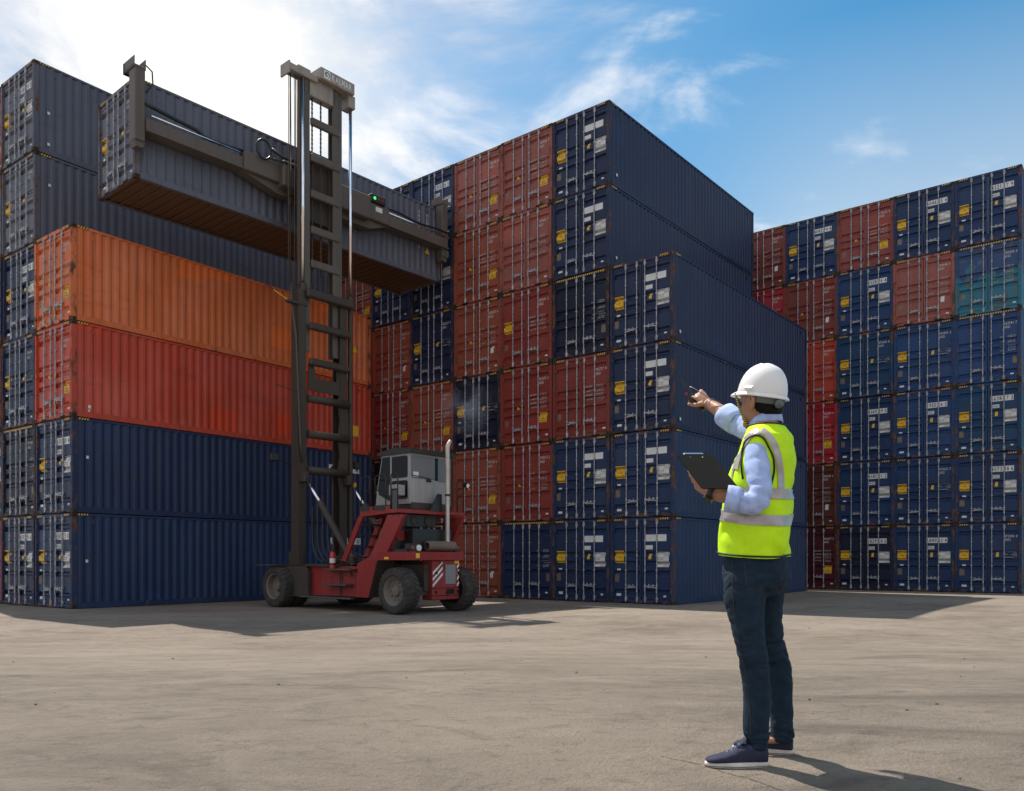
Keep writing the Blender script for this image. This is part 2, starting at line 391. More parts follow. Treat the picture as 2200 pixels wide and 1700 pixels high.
def m_side(sx):
    b = MB(); P = []; n = 42; ya, yb = .165, CL-.13; pitch = (yb-ya)/n
    xo, xi = sx*(HX-.010), sx*(HX-.048)
    rnd = random.Random(3)
    for i in range(n):
        y = ya+i*pitch; k = pitch/.278
        P += [(y, xi), (y+.034*k, xi), (y+.034*k+.068*k, xo), (y+.034*k+.142*k, xo), (y+.244*k, xi)]
    P.append((yb, xi)); nz_ = 6
    for j in range(nz_+1):
        z = .16+(CH-.22)*j/nz_
        for y, x in P:
            d = noise.noise(Vector((y*1.3, z*1.1, 5.0)))*.008 - .03*max(0, noise.noise(Vector((y*.8+3, z*.9, 9.0)))-.42)
            b.v.append((x+sx*min(0, d), y, z))
    w = len(P)
    for j in range(nz_):
        for i in range(w-1): b.f.append([j*w+i, j*w+i+1, (j+1)*w+i+1, (j+1)*w+i]); b.m.append(0)
    b.box(sx*(HX-.004), sx*(HX-.02), .62, .68, CH-.32, CH-.20, 1)                   # vent
    b.box(sx*(HX-.004), sx*(HX-.02), CL-.7, CL-.64, CH-.32, CH-.20, 1)
    return b.mesh('side_wall', [M['paint'], M['frame']])
def m_casting(sx, top):
    b = MB(); z0 = CH-.118 if top else 0.0
    x0, x1 = sorted((sx*HX, sx*(HX-.162)))
    b.box(x0, x1, 0, .178, z0, z0+.118, 0, .012)
    cx, cz = (x0+x1)/2, z0+.059
    def oval(r1, r2, n=12): return [(r1*math.cos(2*math.pi*i/n), r2*math.sin(2*math.pi*i/n)) for i in range(n)]
    b.prism([(cx+a, cz+c) for a, c in oval(.030, .036)], 'y', -.0015, .004, 1)
    b.prism([(.089+a, cz+c) for a, c in oval(.040, .032)], 'x', sx*(HX+.0015), sx*(HX-.004), 1)
    return b.mesh('corner_casting', [M['casting'], M['hole']])
def strip_yb(b, x0, x1, z0, z1, y, n, face='front'):
    """yellow diagonal bars on a black strip, on the door header or the long side"""
    def q(a0, a1, b0, b1, d, mi):
        pts = [(a0, b0), (a1, b0), (a1+.0, b1), (a0, b1)]
        if face == 'front': b.add([(p, y-d, z) for p, z in pts], [(0, 1, 2, 3)], mi)
        else: b.add([(y+d, p, z) for p, z in pts], [(0, 1, 2, 3)], mi)
    q(x0, x1, z0, z1, 0, 0); st = (x1-x0)/n
    for i in range(n):
        a = x0+i*st; s = st*.45; k = min(.03, st*.5)
        pts = [(a, z0), (a+s, z0), (a+s+k, z1), (a+k, z1)]
        if face == 'front': b.add([(p, y-.002, z) for p, z in pts], [(0, 1, 2, 3)], 1)
        else: b.add([(y+.002, p, z) for p, z in pts], [(0, 1, 2, 3)], 1)
def m_hazard(kind):
    b = MB(); z0, z1 = CH-.075, CH-.022
    if kind == 'full': strip_yb(b, -HX+.2, HX-.2, z0, z1, .0085, 22)
    elif kind == 'near': strip_yb(b, HX-.50, HX-.17, z0, z1, .0085, 4)
    elif kind == 'side': strip_yb(b, .19, .52, CH-.068, CH-.014, HX-.0015, 4, 'side')
    else: strip_yb(b, -HX+.17, -HX+.50, z0, z1, .0085, 4)
    return b.mesh('hazard_stripe', [M['ink'], M['yellow']])
def decal(b, x0, x1, z0, z1, mi, lift=.003):
    zs = sorted({z0, z1} | {p[0] for p in prof_pts(.2, 2.74) if z0 < p[0] < z1})
    for a, c in zip(zs, zs[1:]):
        b.add([(x0, prof_y(a)-lift, a), (x1, prof_y(a)-lift, a), (x1, prof_y(c)-lift, c), (x0, prof_y(c)-lift, c)], [(0, 1, 2, 3)], mi)
def write(b, body, x, z, h, mi, cond=.85, align='l', width=None, lift=.0055):
    V, Fs, w = text2d(body, h, cond)
    if width and w > 1e-6: k = width/w; V = [(a*k, c) for a, c in V]; w = width
    ox = x if align == 'l' else x-w/2 if align == 'c' else x-w
    b.add([(ox+a, prof_y(z+c)-lift, z+c) for a, c in V], Fs, mi)
def m_caution_wide():
    b = MB(); x0, x1, z0, z1 = -1.085, -.69, 1.37, 1.79
    decal(b, x0, x1, z0, z1, 0)
    for t, z in (('CAUTION', 1.68), ('HIGH', 1.54), ('TRAILER', 1.395)): write(b, t, (x0+x1)/2, z, .085, 1, align='c', width=.34 if t != 'HIGH' else .2)
    return b.mesh('caution_sign', [M['yellow'], M['ink']])
def m_caution_square():
    b = MB(); x0, x1, z0, z1 = .62, .96, .745, 1.11
    decal(b, x0, x1, z0, z1, 0)
    for t, z, w in (('CAUTION', 1.025, .27), ("9'6\"", .94, .13), ('HIGH', .855, .16), ('CONTAINER', .77, .28)):
        write(b, t, (x0+x1)/2, z, .055, 1, align='c', width=w)
    return b.mesh('caution_sign', [M['yellow'], M['ink']])
def m_triangle(x, z, s=.085):
    b = MB(); pts = [(x-s, z-s*.75), (x+s, z-s*.75), (x, z+s)]
    b.add([(a, prof_y(c)-.003, c) for a, c in pts], [(0, 1, 2)], 0)
    b.add([(x-.010, prof_y(z)-.005, z-.045), (x+.012, prof_y(z)-.005, z-.045), (x+.004, prof_y(z)-.005, z+.03), (x-.006, prof_y(z)-.005, z+.03)], [(0, 1, 2, 3)], 1)
    return b.mesh('warning_triangle', [M['yellow'], M['ink']])
def m_weight_panel():
    b = MB(); x0, x1 = .57, 1.03
    decal(b, x0, x1, 1.24, 1.745, 0)
    for z, t in ((1.70, 'MAX GROSS'), (1.64, '32,500 KG'), (1.585, '71,650 LB'), (1.53, 'TARE 3,880'), (1.475, 'NET 28,620')):
        write(b, t, x0+.02 if t[0] in 'MTN' else x1-.02, z, .034, 1, align='l' if t[0] in 'MTN' else 'r')
    b.mi = 0
    for z in (1.375, 1.335): decal(b, x0+.012, x1-.012, z, z+.028, 2, .0045)
    for z in (1.285, 1.25): write(b, '2,700 CU FT', x1-.02, z, .026, 1, align='r')
    return b.mesh('weight_panel', [M['white'], M['ink'], M['cscplate']])
def m_weights_white():
    b = MB()
    for z, t, al in ((1.71, 'MAX GROSS 32,500', 'l'), (1.64, '71,650', 'r'), (1.585, 'TARE', 'l'), (1.585, '3,880 KG', 'r'), (1.53, '8,550', 'r'), (1.46, 'NET 28,620 KG', 'l'), (1.405, '63,100', 'r')):
        write(b, t, .60 if al == 'l' else 1.05, z, .036, 0, align=al)
    return b.mesh('weight_lettering', [M['wtext']])
def m_weights_red(kind):
    b = MB()
    names = ('MAX.GROSS', 'TARE WT.', 'PAYLOAD', 'CU.CAP.') if kind == 0 else ('MAX. GROSS', 'TARE', 'NET', 'CU. CAP')
    h = .055 if kind == 0 else .036; zs = (1.76, 1.61, 1.46, 1.32) if kind == 0 else (1.78, 1.58, 1.38, 1.20)
    vals = (('32,500 KG', '71,650 LB'), ('3,880 KG', '8,550 LB'), ('28,620 KG', '63,100 LB'), ('76.4 CU.M', '2,700 CU.FT'))
    for nm, z, vv in zip(names, zs, vals):
        write(b, nm, .175, z, h, 0, width=.30 if kind == 0 else .2 if len(nm) > 4 else None)
        write(b, vv[0], .62, z+.022, .034, 0, width=.30); write(b, vv[1], .62, z-.035, .034, 0, width=.30)
    return b.mesh('weight_lettering', [M['wtext']])
def m_weights_dark():
    b = MB()
    for nm, z, vv in (('MGW', 1.80, ('32,500 KG', '71,650 LB')), ('TARE', 1.60, ('3,880 KG', '8,550 LB')), ('PAYLOAD', 1.40, ('28,620 KG', '63,100 LB')), ('CUBE', 1.25, ('2,700', 'CU FT'))):
        write(b, nm, .46, z, .035, 0)
        write(b, vv[0], .74, z+.022, .038, 0, width=.26); write(b, vv[1], .74, z-.038, .038, 0, width=.26)
    return b.mesh('weight_lettering', [M['wtext']])
def m_plate(x0, x1, z0, z1, mi):
    b = MB(); decal(b, x0, x1, z0, z1, mi); return b.mesh('label_plate', [M['white'], M['cscplate'], M['yellow']])
def m_white_sq():
    b = MB(); decal(b, .66, .81, .78, 1.04, 0); return b.mesh('label_plate', [M['white'], M['wtext']])
def m_number_plate(num, blank=False):
    b = MB(); decal(b, .105, .93, 2.10, 2.325, 0)
    if not blank: write(b, num, .125, 2.135, .155, 1, width=.78, cond=.9)
    return b.mesh('number_plate', [M['white'], M['ink']])
def m_type_plate(blank):
    b = MB(); decal(b, .12, .42, 1.83, 1.97, 0)
    if not blank: write(b, '45G1', .135, 1.855, .095, 1, width=.26)
    return b.mesh('type_plate', [M['white'], M['ink']])
def m_number_text(num, cx=1.06, light=False):
    b = MB(); parts = num.rsplit(' ', 1)
    write(b, parts[0], .60, 2.30, .10, 0, width=.34)
    if len(parts) > 1: write(b, parts[1], 1.0, 2.30, .10, 0)
    write(b, '45G1', .60, 2.15, .10, 0, width=.22)
    return b.mesh('number_lettering', [M['wtext']])
BARX = (-.60, -.165, .145, .59)
S_ = dict(frame=m_frame(), body=m_body(), side_l=m_side(-1), side_r=m_side(1), door_l=m_door(-1), door_r=m_door(1),
          bars=[m_bar(x, 1) for x in BARX], handles=[m_handle(x, (1, -1, 1, -1)[i], (.56, .60, .62, .58)[i]) for i, x in enumerate(BARX)],
          castings=[m_casting(sx, t) for sx in (-1, 1) for t in (0, 1)],
          hz_full=m_hazard('full'), hz_near=m_hazard('near'), hz_far=m_hazard('far'), hz_side=m_hazard('side'),
          cw=m_caution_wide(), cs=m_caution_square(), tri=m_triangle(-.42, 1.40), tri_d=m_triangle(.44, .52), wp=m_weight_panel(), ww=m_weights_white(),
          wr0=m_weights_red(0), wr1=m_weights_red(1), wd=m_weights_dark(), 
          pb=[m_plate(-1.07, -.885, .72, 1.0, 1), m_plate(-.98, -.80, .235, .33, 0), m_plate(-.97, -.83, 1.12, 1.18, 0)], pb2=[m_plate(.27, .375, 1.50, 1.68, 2), m_plate(.84, .94, .24, .30, 0)],
          pr=[m_plate(-1.02, -.86, .72, .95, 1)], pr2=[m_plate(.88, 1.0, .24, .30, 0)], pd=[m_plate(.88, 1.06, .70, 1.0, 1), m_plate(.84, .96, .24, .30, 0)], wsq=m_white_sq())
BLANK = m_number_plate('', True); TYPE_P = (m_type_plate(False), m_type_plate(True))
def container(loc, rz, kind, num, color, label, opts=''):
    """kind: P blue with white number plate, N blue with white stencilled number, R red, D navy with full warning stripe"""
    root = empty('shipping_container', loc, rz)
    tag(root, label, 'shipping container', 'stacked shipping containers')
    c4 = (*color, 1)
    A = lambda n, me, par=root: put(n, me, par, c4)
    A('body', S_['body']); A('frame', S_['frame']); A('side_wall', S_['side_l']); sr = A('side_wall', S_['side_r'])
    dl = A('door', S_['door_l']); dr = A('door', S_['door_r'])
    if 'h' in opts: return root, sr                                                # stands behind the others: only its main parts
    for me in S_['castings']: A('corner_casting', me)
    for i in range(4):
        d = dl if i < 2 else dr
        A('locking_bar', S_['bars'][i], d); A('handle', S_['handles'][i], d)
    rj_ = random.Random(int(abs(loc[0])*97+abs(loc[1])*31+loc[2]*13))
    if kind == 'D' or 'f' in opts: A('hazard_stripe', S_['hz_full'])
    else: A('hazard_stripe', S_['hz_near']); A('hazard_stripe', S_['hz_far']); A('hazard_stripe', S_['hz_side'], sr)
    if kind == 'P':
        A('caution_sign', S_['cw'], dl); A('number_plate', BLANK if not num else m_number_plate(num), dr); A('type_plate', TYPE_P[0 if num else 1], dr); A('weight_panel', S_['wp'], dr); [A('label_plate', p_, dl) for p_ in S_['pb']]; [A('label_plate', p_, dr) for p_ in S_['pb2']]
    elif kind == 'N':
        A('caution_sign', S_['cw'], dl); A('weight_lettering', S_['ww'], dr); [A('label_plate', p_, dl) for p_ in S_['pb']]; [A('label_plate', p_, dr) for p_ in S_['pb2']]
        if num: A('number_lettering', m_number_text(num), dr)
    elif kind == 'R':
        A('number_lettering', m_number_text(num), dr); A('weight_lettering', S_['wr0' if 'b' in opts else 'wr1'], dr); [A('label_plate', p_, dl) for p_ in S_['pr']]; [A('label_plate', p_, dr) for p_ in S_['pr2']]
        if 's' in opts: A('caution_sign', S_['cs'], dr)
        if 't' in opts: A('warning_triangle', S_['tri'], dl)
        if 'w' in opts: A('label_plate', S_['wsq'], dr)
        if 'c' in opts: A('caution_sign', S_['cw'], dl)
    elif kind == 'D':
        A('weight_lettering', S_['wd'], dr); A('warning_triangle', S_['tri_d'], dr); [A('label_plate', p_, dr) for p_ in S_['pd']]
        if num: A('number_lettering', m_number_text(num), dr)
    for d in (dl, dr):
        for o in d.children:
            if o.name.split('.')[0] in ('caution_sign', 'weight_panel', 'weight_lettering', 'label_plate', 'warning_triangle'): o.location.x = rj_.uniform(-.022, .022)
    return root, sr
NAVY = (.014, .024, .064); BLUE = (.015, .031, .080); DEEP = (.011, .015, .036); TEALB = (.010, .031, .080)
BRICK = (.25, .060, .034); RUSTR = (.20, .044, .034); CRIM = (.20, .032, .024); BRIGHT = (.33, .018, .028); BROWN = (.12, .035, .026); WINE = (.075, .013, .018)
ORANGE = (.50, .115, .030); SCARLET = (.43, .050, .022); SLATE = (.098, .104, .135); ROSE = (.25, .07, .052)
CN = {NAVY: 'navy blue', BLUE: 'blue', DEEP: 'blackish navy', TEALB: 'petrol blue', BRICK: 'brick red', RUSTR: 'rust red', CRIM: 'crimson', BRIGHT: 'bright red',
      BROWN: 'brown', WINE: 'wine red', ORANGE: 'orange', SCARLET: 'scarlet', SLATE: 'slate blue', ROSE: 'faded red'}
LV = ('bottom', 'second', 'third', 'fourth', 'fifth', 'sixth')
CO = ('corner', 'second', 'third', 'fourth', 'fifth', 'sixth', 'seventh', 'eighth')
STEP = CH+.004
def block(corner, yaw, z0, pitch, cols, where):
    u = Vector((math.sin(yaw), math.cos(yaw), 0)); w = Vector((-math.cos(yaw), math.sin(yaw), 0)); out = {}
    rj = random.Random(int(corner[0]*10)+99)
    for c, col in enumerate(cols):
        for l, spec in enumerate(col):
            kind, num, color = spec[:3]; opts = spec[3] if len(spec) > 3 else ''
            loc = Vector((corner[0], corner[1], z0)) + w*(HX+c*pitch+rj.uniform(-.012, .012)) + u*rj.uniform(-.03, .05) + Vector((0, 0, l*STEP))
            mark = ' numbered '+num.rsplit(' ', 1)[0].replace(' ', '') if num else ' with blank plates' if kind == 'P' else ' under full warning stripe' if kind == 'D' else ' behind smoke'
            lab = f"{CN[color]} container{mark}, {LV[l]} level, {CO[c]} column, stack {where}"
            k = rj.uniform(.88, 1.14)
            out[c, l] = container(loc, -yaw+R(rj.uniform(-.07, .07)), kind, num, tuple(v*k for v in color), lab, opts)
    return out
LEFT = block((-13.216, 24.903), R(37.0), 0.0, 2.455, [
    [('P', '4381 75 0', BLUE), ('P', '4331 00 4', NAVY), ('R', '933172 4', SCARLET, 's t'), ('R', '789638 4', ORANGE, 'b s t')],
    [('P', '4191 91 6', NAVY), ('D', '870105 4', DEEP), ('N', '494169 1', NAVY), ('P', '4371 98 3', NAVY), ('N', '424465 8', SLATE), ('P', '4381 93 0', SLATE)],
    [('R', '905318 2', BRIGHT, 's'), ('P', '4412 60 6', NAVY), ('R', '771402 5', BRICK, 'b s'), ('P', '4386 21 5', NAVY), ('N', '470555 9', SLATE), ('R', '911984 1', BRIGHT, 'b s')],
], 'beside lift truck')
MID = block((5.254, 27.127), R(39.3), 0.0, 2.463, [
    [('P', '', BLUE), ('P', '', BLUE), ('P', '', NAVY), ('P', '', NAVY)],
    [('P', '', BLUE), ('P', '', BLUE), ('R', '942727 0', CRIM, 'b'), ('D', '', DEEP), ('P', '', NAVY), ('P', '', NAVY)],
    [('D', '', NAVY), ('R', '943213 2', CRIM, 't'), ('R', '951675 2', CRIM, 't s b'), ('R', '873591 2', CRIM, 'b c'), ('R', '747810 7', ROSE), ('R', '785546 7', ROSE, 'b s t')],
    [('R', '524141 5', BRICK, 'w'), ('R', '797195 5', BRICK, 'b s t'), ('N', '', DEEP), ('R', '663547 6', BRICK, 't w'), ('R', '721416 5', BRICK, 'b s t'), ('R', '800140 8', ROSE, 'b s t')],
    [('D', '', NAVY), ('R', '802651 3', BROWN, 't'), ('R', '698580 4', BRICK, 'b s t'), ('N', '482267 4', NAVY), ('P', '4329 91 8', NAVY), ('P', '2310 06 5', BLUE)],
    [('N', '471230 6', NAVY), ('P', '4350 11 7', DEEP), ('R', '904209 2', CRIM, 's t'), ('R', '845172 9', BRICK, 'w'), ('P', '4367 20 2', NAVY), ('N', '486120 3', BLUE)],
    [('R', '830415 7', BROWN), ('R', '822906 1', BRICK), ('N', '475118 8', NAVY), ('R', '766204 9', CRIM), ('R', '913420 6', BRICK, 'b s'), ('R', '850772 4', RUSTR)],
    [('N', '476310 2', NAVY), ('R', '819004 6', BRICK), ('R', '842177 0', BROWN), ('N', '480916 5', NAVY), ('R', '917533 8', BRICK), ('N', '488402 7', NAVY)],
], 'behind truck cab')
CN[(.012, .13, .17)] = 'peeling teal'
NAVR = (.010, .031, .092); BLUR = (.011, .042, .130); TEAR = (.006, .040, .105)
CN.update({NAVR: 'navy blue', BLUR: 'blue', TEAR: 'petrol blue'})
RIGHT = block((20.60, 33.60), R(38.9), 0.10, 2.43, [
    [('N', '472346 0', NAVR), ('P', '4073 38 6', NAVR), ('P', '5638 17 3', TEAR), ('D', '623781 7', BLUR), ('R', '503650 2', (.012, .13, .17), 'f'), ('P', '4321 17 9', NAVR)],
    [('P', '6840 63 4', NAVR), ('N', '473625 7', NAVR), ('P', '5955 26 5', BLUR), ('N', '472850 2', BLUR), ('R', '744048 3', ROSE, 'w'), ('P', '4046 35 4', NAVR)],
    [('P', '5829 58 6', DEEP), ('P', '4181 31 2', NAVR), ('P', '4365 99 0', NAVR), ('N', '475653 0', TEAR), ('P', '4328 76 4', BLUR), ('R', '672632 0', RUSTR, 'b s t')],
    [('R', '946397 3', WINE, 's b'), ('R', '884550 6', BROWN, 'w'), ('R', '913289 0', BRIGHT, 's'), ('R', '865418 8', SCARLET), ('R', '972271 7', RUSTR, 't w'), ('P', '4042 74 4', NAVR)],
    [('R', '861207 5', BROWN), ('N', '471934 1', NAVR), ('R', '907745 2', CRIM), ('R', '815460 8', BROWN), ('R', '886985 2', BRIGHT), ('R', '854573 0', RUSTR, 'w')],
    [('R', '861%d %d' % (310+7*i, i), (BROWN, NAVR, CRIM, NAVR, BRICK, NAVR)[i], 'h') for i in range(6)],
    [('R', '862%d %d' % (310+7*i, i), (NAVR, CRIM, NAVR, RUSTR, NAVR, BRICK)[i], 'h') for i in range(6)],
    [('R', '863%d %d' % (310+7*i, i), (CRIM, NAVR, BROWN, NAVR, BRICK, NAVR)[i], 'h') for i in range(6)],
], 'beyond helmeted man')
YL = R(40.95); uL = Vector((math.sin(YL), math.cos(YL), 0)); wL = Vector((-math.cos(YL), math.sin(YL), 0))
LIFT, lift_side = container(Vector((-10.836, 23.855, 12.49)) + wL*HX, -YL, 'N', '484172 0', SLATE, 'slate blue container hanging in the air from the spreader of the red lift truck')

def peel():
    m, nt, N, L, b = newmat('peeling_teal_paint'); tc = N.new('ShaderNodeTexCoord')
    def nz(sc, st, d=6):
        mp = N.new('ShaderNodeMapping'); mp.inputs['Scale'].default_value = st; L.new(tc.outputs['Object'], mp.inputs[0])
        n = N.new('ShaderNodeTexNoise'); n.inputs['Scale'].default_value = sc; n.inputs['Detail'].default_value = d; L.new(mp.outputs[0], n.inputs['Vector']); return n.outputs['Fac']
    def mix(f, lo, hi, A, B):
        r = N.new('ShaderNodeMapRange'); L.new(f, r.inputs['Value']); r.inputs['From Min'].default_value = lo; r.inputs['From Max'].default_value = hi
        x = N.new('ShaderNodeMix'); x.data_type = 'RGBA'; L.new(r.outputs[0], x.inputs['Factor'])
        for s_, v in ((x.inputs['A'], A), (x.inputs['B'], B)):
            if isinstance(v, tuple): s_.default_value = (*v, 1)
            else: L.new(v, s_)
        return x.outputs['Result']
    sp = N.new('ShaderNodeSeparateXYZ'); L.new(tc.outputs['Object'], sp.inputs[0])
    ma = N.new('ShaderNodeMath'); ma.operation = 'MULTIPLY_ADD'; L.new(nz(1.6, (1, 1, .8), 2), ma.inputs[0]); ma.inputs[1].default_value = 3.2; L.new(sp.outputs['Z'], ma.inputs[2])
    c = mix(ma.outputs[0], 3.20, 3.26, (.012, .135, .20), (.016, .052, .15))
    c = mix(nz(5, (1, 1, .4), 8), .58, .68, c, (.10, .09, .06)); c = mix(nz(7, (1, 1, .5), 9), .66, .70, c, (.07, .035, .02))
    L.new(c, b.inputs['Base Color']); b.inputs['Roughness'].default_value = .55; return m
M['peel'] = peel()
for o in RIGHT[0, 4][0].children_recursive:
    if o.name.split('.')[0] in ('body', 'door', 'side_wall', 'frame'):
        o.material_slots[0].link = 'OBJECT'; o.material_slots[0].material = M['peel']
# ------------------------------------------------------------------ ground
def gz(x, y):
    return .57*(1-sstep(4.7, 15.5, y)) + .10*sstep(8.5, 12.5, x)*sstep(16, 22, y)
def m_ground_mat():
    m, nt, N, L, b = newmat('dusty_concrete')
    tc = N.new('ShaderNodeTexCoord')
    def nz(scale, st, detail=8, rough=.62, dist=0.0):
        mp = N.new('ShaderNodeMapping'); mp.inputs['Scale'].default_value = st; mp.inputs['Rotation'].default_value = (0, 0, R(8)); L.new(tc.outputs['Object'], mp.inputs[0])
        n = N.new('ShaderNodeTexNoise'); n.inputs['Scale'].default_value = scale; n.inputs['Detail'].default_value = detail; n.inputs['Roughness'].default_value = rough; n.inputs['Distortion'].default_value = dist
        L.new(mp.outputs[0], n.inputs['Vector']); return n.outputs['Fac']
    def mr(v, a, c, x=0.0, y=1.0):
        r = N.new('ShaderNodeMapRange'); L.new(v, r.inputs['Value']); r.inputs['From Min'].default_value = a; r.inputs['From Max'].default_value = c
        r.inputs['To Min'].default_value = x; r.inputs['To Max'].default_value = y; return r.outputs[0]
    def mix(fac, A, B):
        x = N.new('ShaderNodeMix'); x.data_type = 'RGBA'
        for s_, v in ((x.inputs['Factor'], fac), (x.inputs['A'], A), (x.inputs['B'], B)):
            if isinstance(v, tuple): s_.default_value = (*v, 1)
            elif isinstance(v, (int, float)): s_.default_value = v
            else: L.new(v, s_)
        return x.outputs['Result']
    c = mix(mr(nz(.30, (.7, 1, 1), 9, .65, .5), .36, .64), (.185, .150, .118), (.305, .252, .200))
    c = mix(mr(nz(1.3, (.75, 1.1, 1), 10, .74, 1.2), .44, .68, 0, .55), c, (.36, .30, .24))
    c = mix(mr(nz(2.2, (.85, 1.1, 1), 10, .77, .8), .53, .70, 0, .6), c, (.11, .086, .067))
    c = mix(mr(nz(7, (.7, 1.2, 1), 9, .78, .5), .53, .68, 0, .6), c, (.10, .08, .064))
    c = mix(mr(nz(11, (.75, 1.2, 1), 9, .75, .4), .56, .70, 0, .5), c, (.34, .29, .235))
    c = mix(mr(nz(70, (.8, 1, 1), 5, .75), .56, .68, 0, .6), c, (.09, .075, .06))
    c = mix(mr(nz(130, (1, 1, 1), 4), .60, .70, 0, .5), c, (.38, .33, .28))
    c = mix(mr(nz(.45, (.45, 1, 1), 9, .68, 2.2), .55, .70, 0, .55), c, (.10, .084, .07))
    L.new(c, b.inputs['Base Color']); b.inputs['Roughness'].default_value = .9; b.inputs['Specular IOR Level'].default_value = .2
    bp = N.new('ShaderNodeBump'); bp.inputs['Strength'].default_value = .9; bp.inputs['Distance'].default_value = .045
    hsum = N.new('ShaderNodeMath'); hsum.operation = 'ADD'; L.new(nz(6, (.6, 1, 1), 10, .7), hsum.inputs[0]); L.new(nz(45, (1, 1, 1), 6, .7), hsum.inputs[1])
    L.new(hsum.outputs[0], bp.inputs['Height']); L.new(bp.outputs[0], b.inputs['Normal'])
    return m
def build_ground():
    xs = [-900, -300, -120, -60] + [-40+i*1.0 for i in range(81)] + [60, 120, 300, 900]
    ys = [-300, -80, -20] + [-6+i*.5 for i in range(100)] + [48, 60, 90, 150, 400, 1200]
    b = MB(); w = len(xs)
    for y in ys:
        for x in xs: b.v.append((x, y, gz(x, y)))
    for j in range(len(ys)-1):
        for i in range(w-1): b.f.append([j*w+i, j*w+i+1, (j+1)*w+i+1, (j+1)*w+i]); b.m.append(0)
    o = b.build('ground', m_ground_mat(), None, True); tag(o, 'dusty beige concrete yard with faint stains and tyre marks', None, None, 'structure')
    rnd = random.Random(11); p = MB()                                               # loose grit and pebbles
    for i in range(150):
        y = 2.9 + 20*rnd.random()**1.8; x = (rnd.random()*2-1)*y*.66
        s = rnd.choice((.003, .004, .004, .005, .009))*(.8+.05*y)*rnd.uniform(.7, 1.3); z = gz(x, y)
        a = rnd.uniform(0, 6.28)
        ring = [(x+s*1.3*math.cos(a+k*1.047)*rnd.uniform(.7, 1.2), y+s*math.sin(a+k*1.047)*rnd.uniform(.7, 1.2), z-.001) for k in range(6)]
        top = [(lerp(q[0], x, .45), lerp(q[1], y, .45), z+s*rnd.uniform(.6, 1.0)) for q in ring]
        p.rings([ring, top], rnd.choice((0, 0, 1, 2)), True)
    g = p.build('gravel', [simple('dark_stone', (.10, .085, .07), .9), simple('pale_stone', (.3, .27, .23), .9), simple('brown_stone', (.12, .09, .07), .9)])
    tag(g, 'loose pebbles and grit scattered over the concrete', None, None, 'stuff')
    cr = MB()                                                                       # cracks by the man's feet
    def crack(pts, wd):
        P_ = []
        for (x0, y0), (x1, y1) in zip(pts, pts[1:]):
            for k in range(6):
                t = k/6; P_.append((lerp(x0, x1, t)+rnd.uniform(-.006, .006), lerp(y0, y1, t)+rnd.uniform(-.006, .006)))
        for i in range(len(P_)-1):
            (xa, ya), (xb, yb) = P_[i], P_[i+1]; d = Vector((yb-ya, xa-xb)).normalized(); k = wd*rnd.uniform(.5, 1.2)
            cr.add([(xa-d.x*k, ya-d.y*k, gz(xa, ya)+.002), (xa+d.x*k, ya+d.y*k, gz(xa, ya)+.002), (xb+d.x*k*.8, yb+d.y*k*.8, gz(xb, yb)+.002), (xb-d.x*k*.8, yb-d.y*k*.8, gz(xb, yb)+.002)], [(0, 1, 2, 3)])
    crack([(.70, 3.92), (.79, 3.82), (.87, 3.75)], .0035)
    crack([(.90, 3.72), (.92, 3.62), (1.0, 3.52), (1.06, 3.40), (1.09, 3.3)], .003)
    crack([(-4.0, 6.4), (-3.1, 6.3), (-2.4, 6.45), (-1.2, 6.3)], .004)
    tag(cr.build('cracks', simple('crack_shadow_dirt', (.05, .04, .032), 1.0)), 'thin cracks running through the concrete', None, None, 'structure')
build_ground()

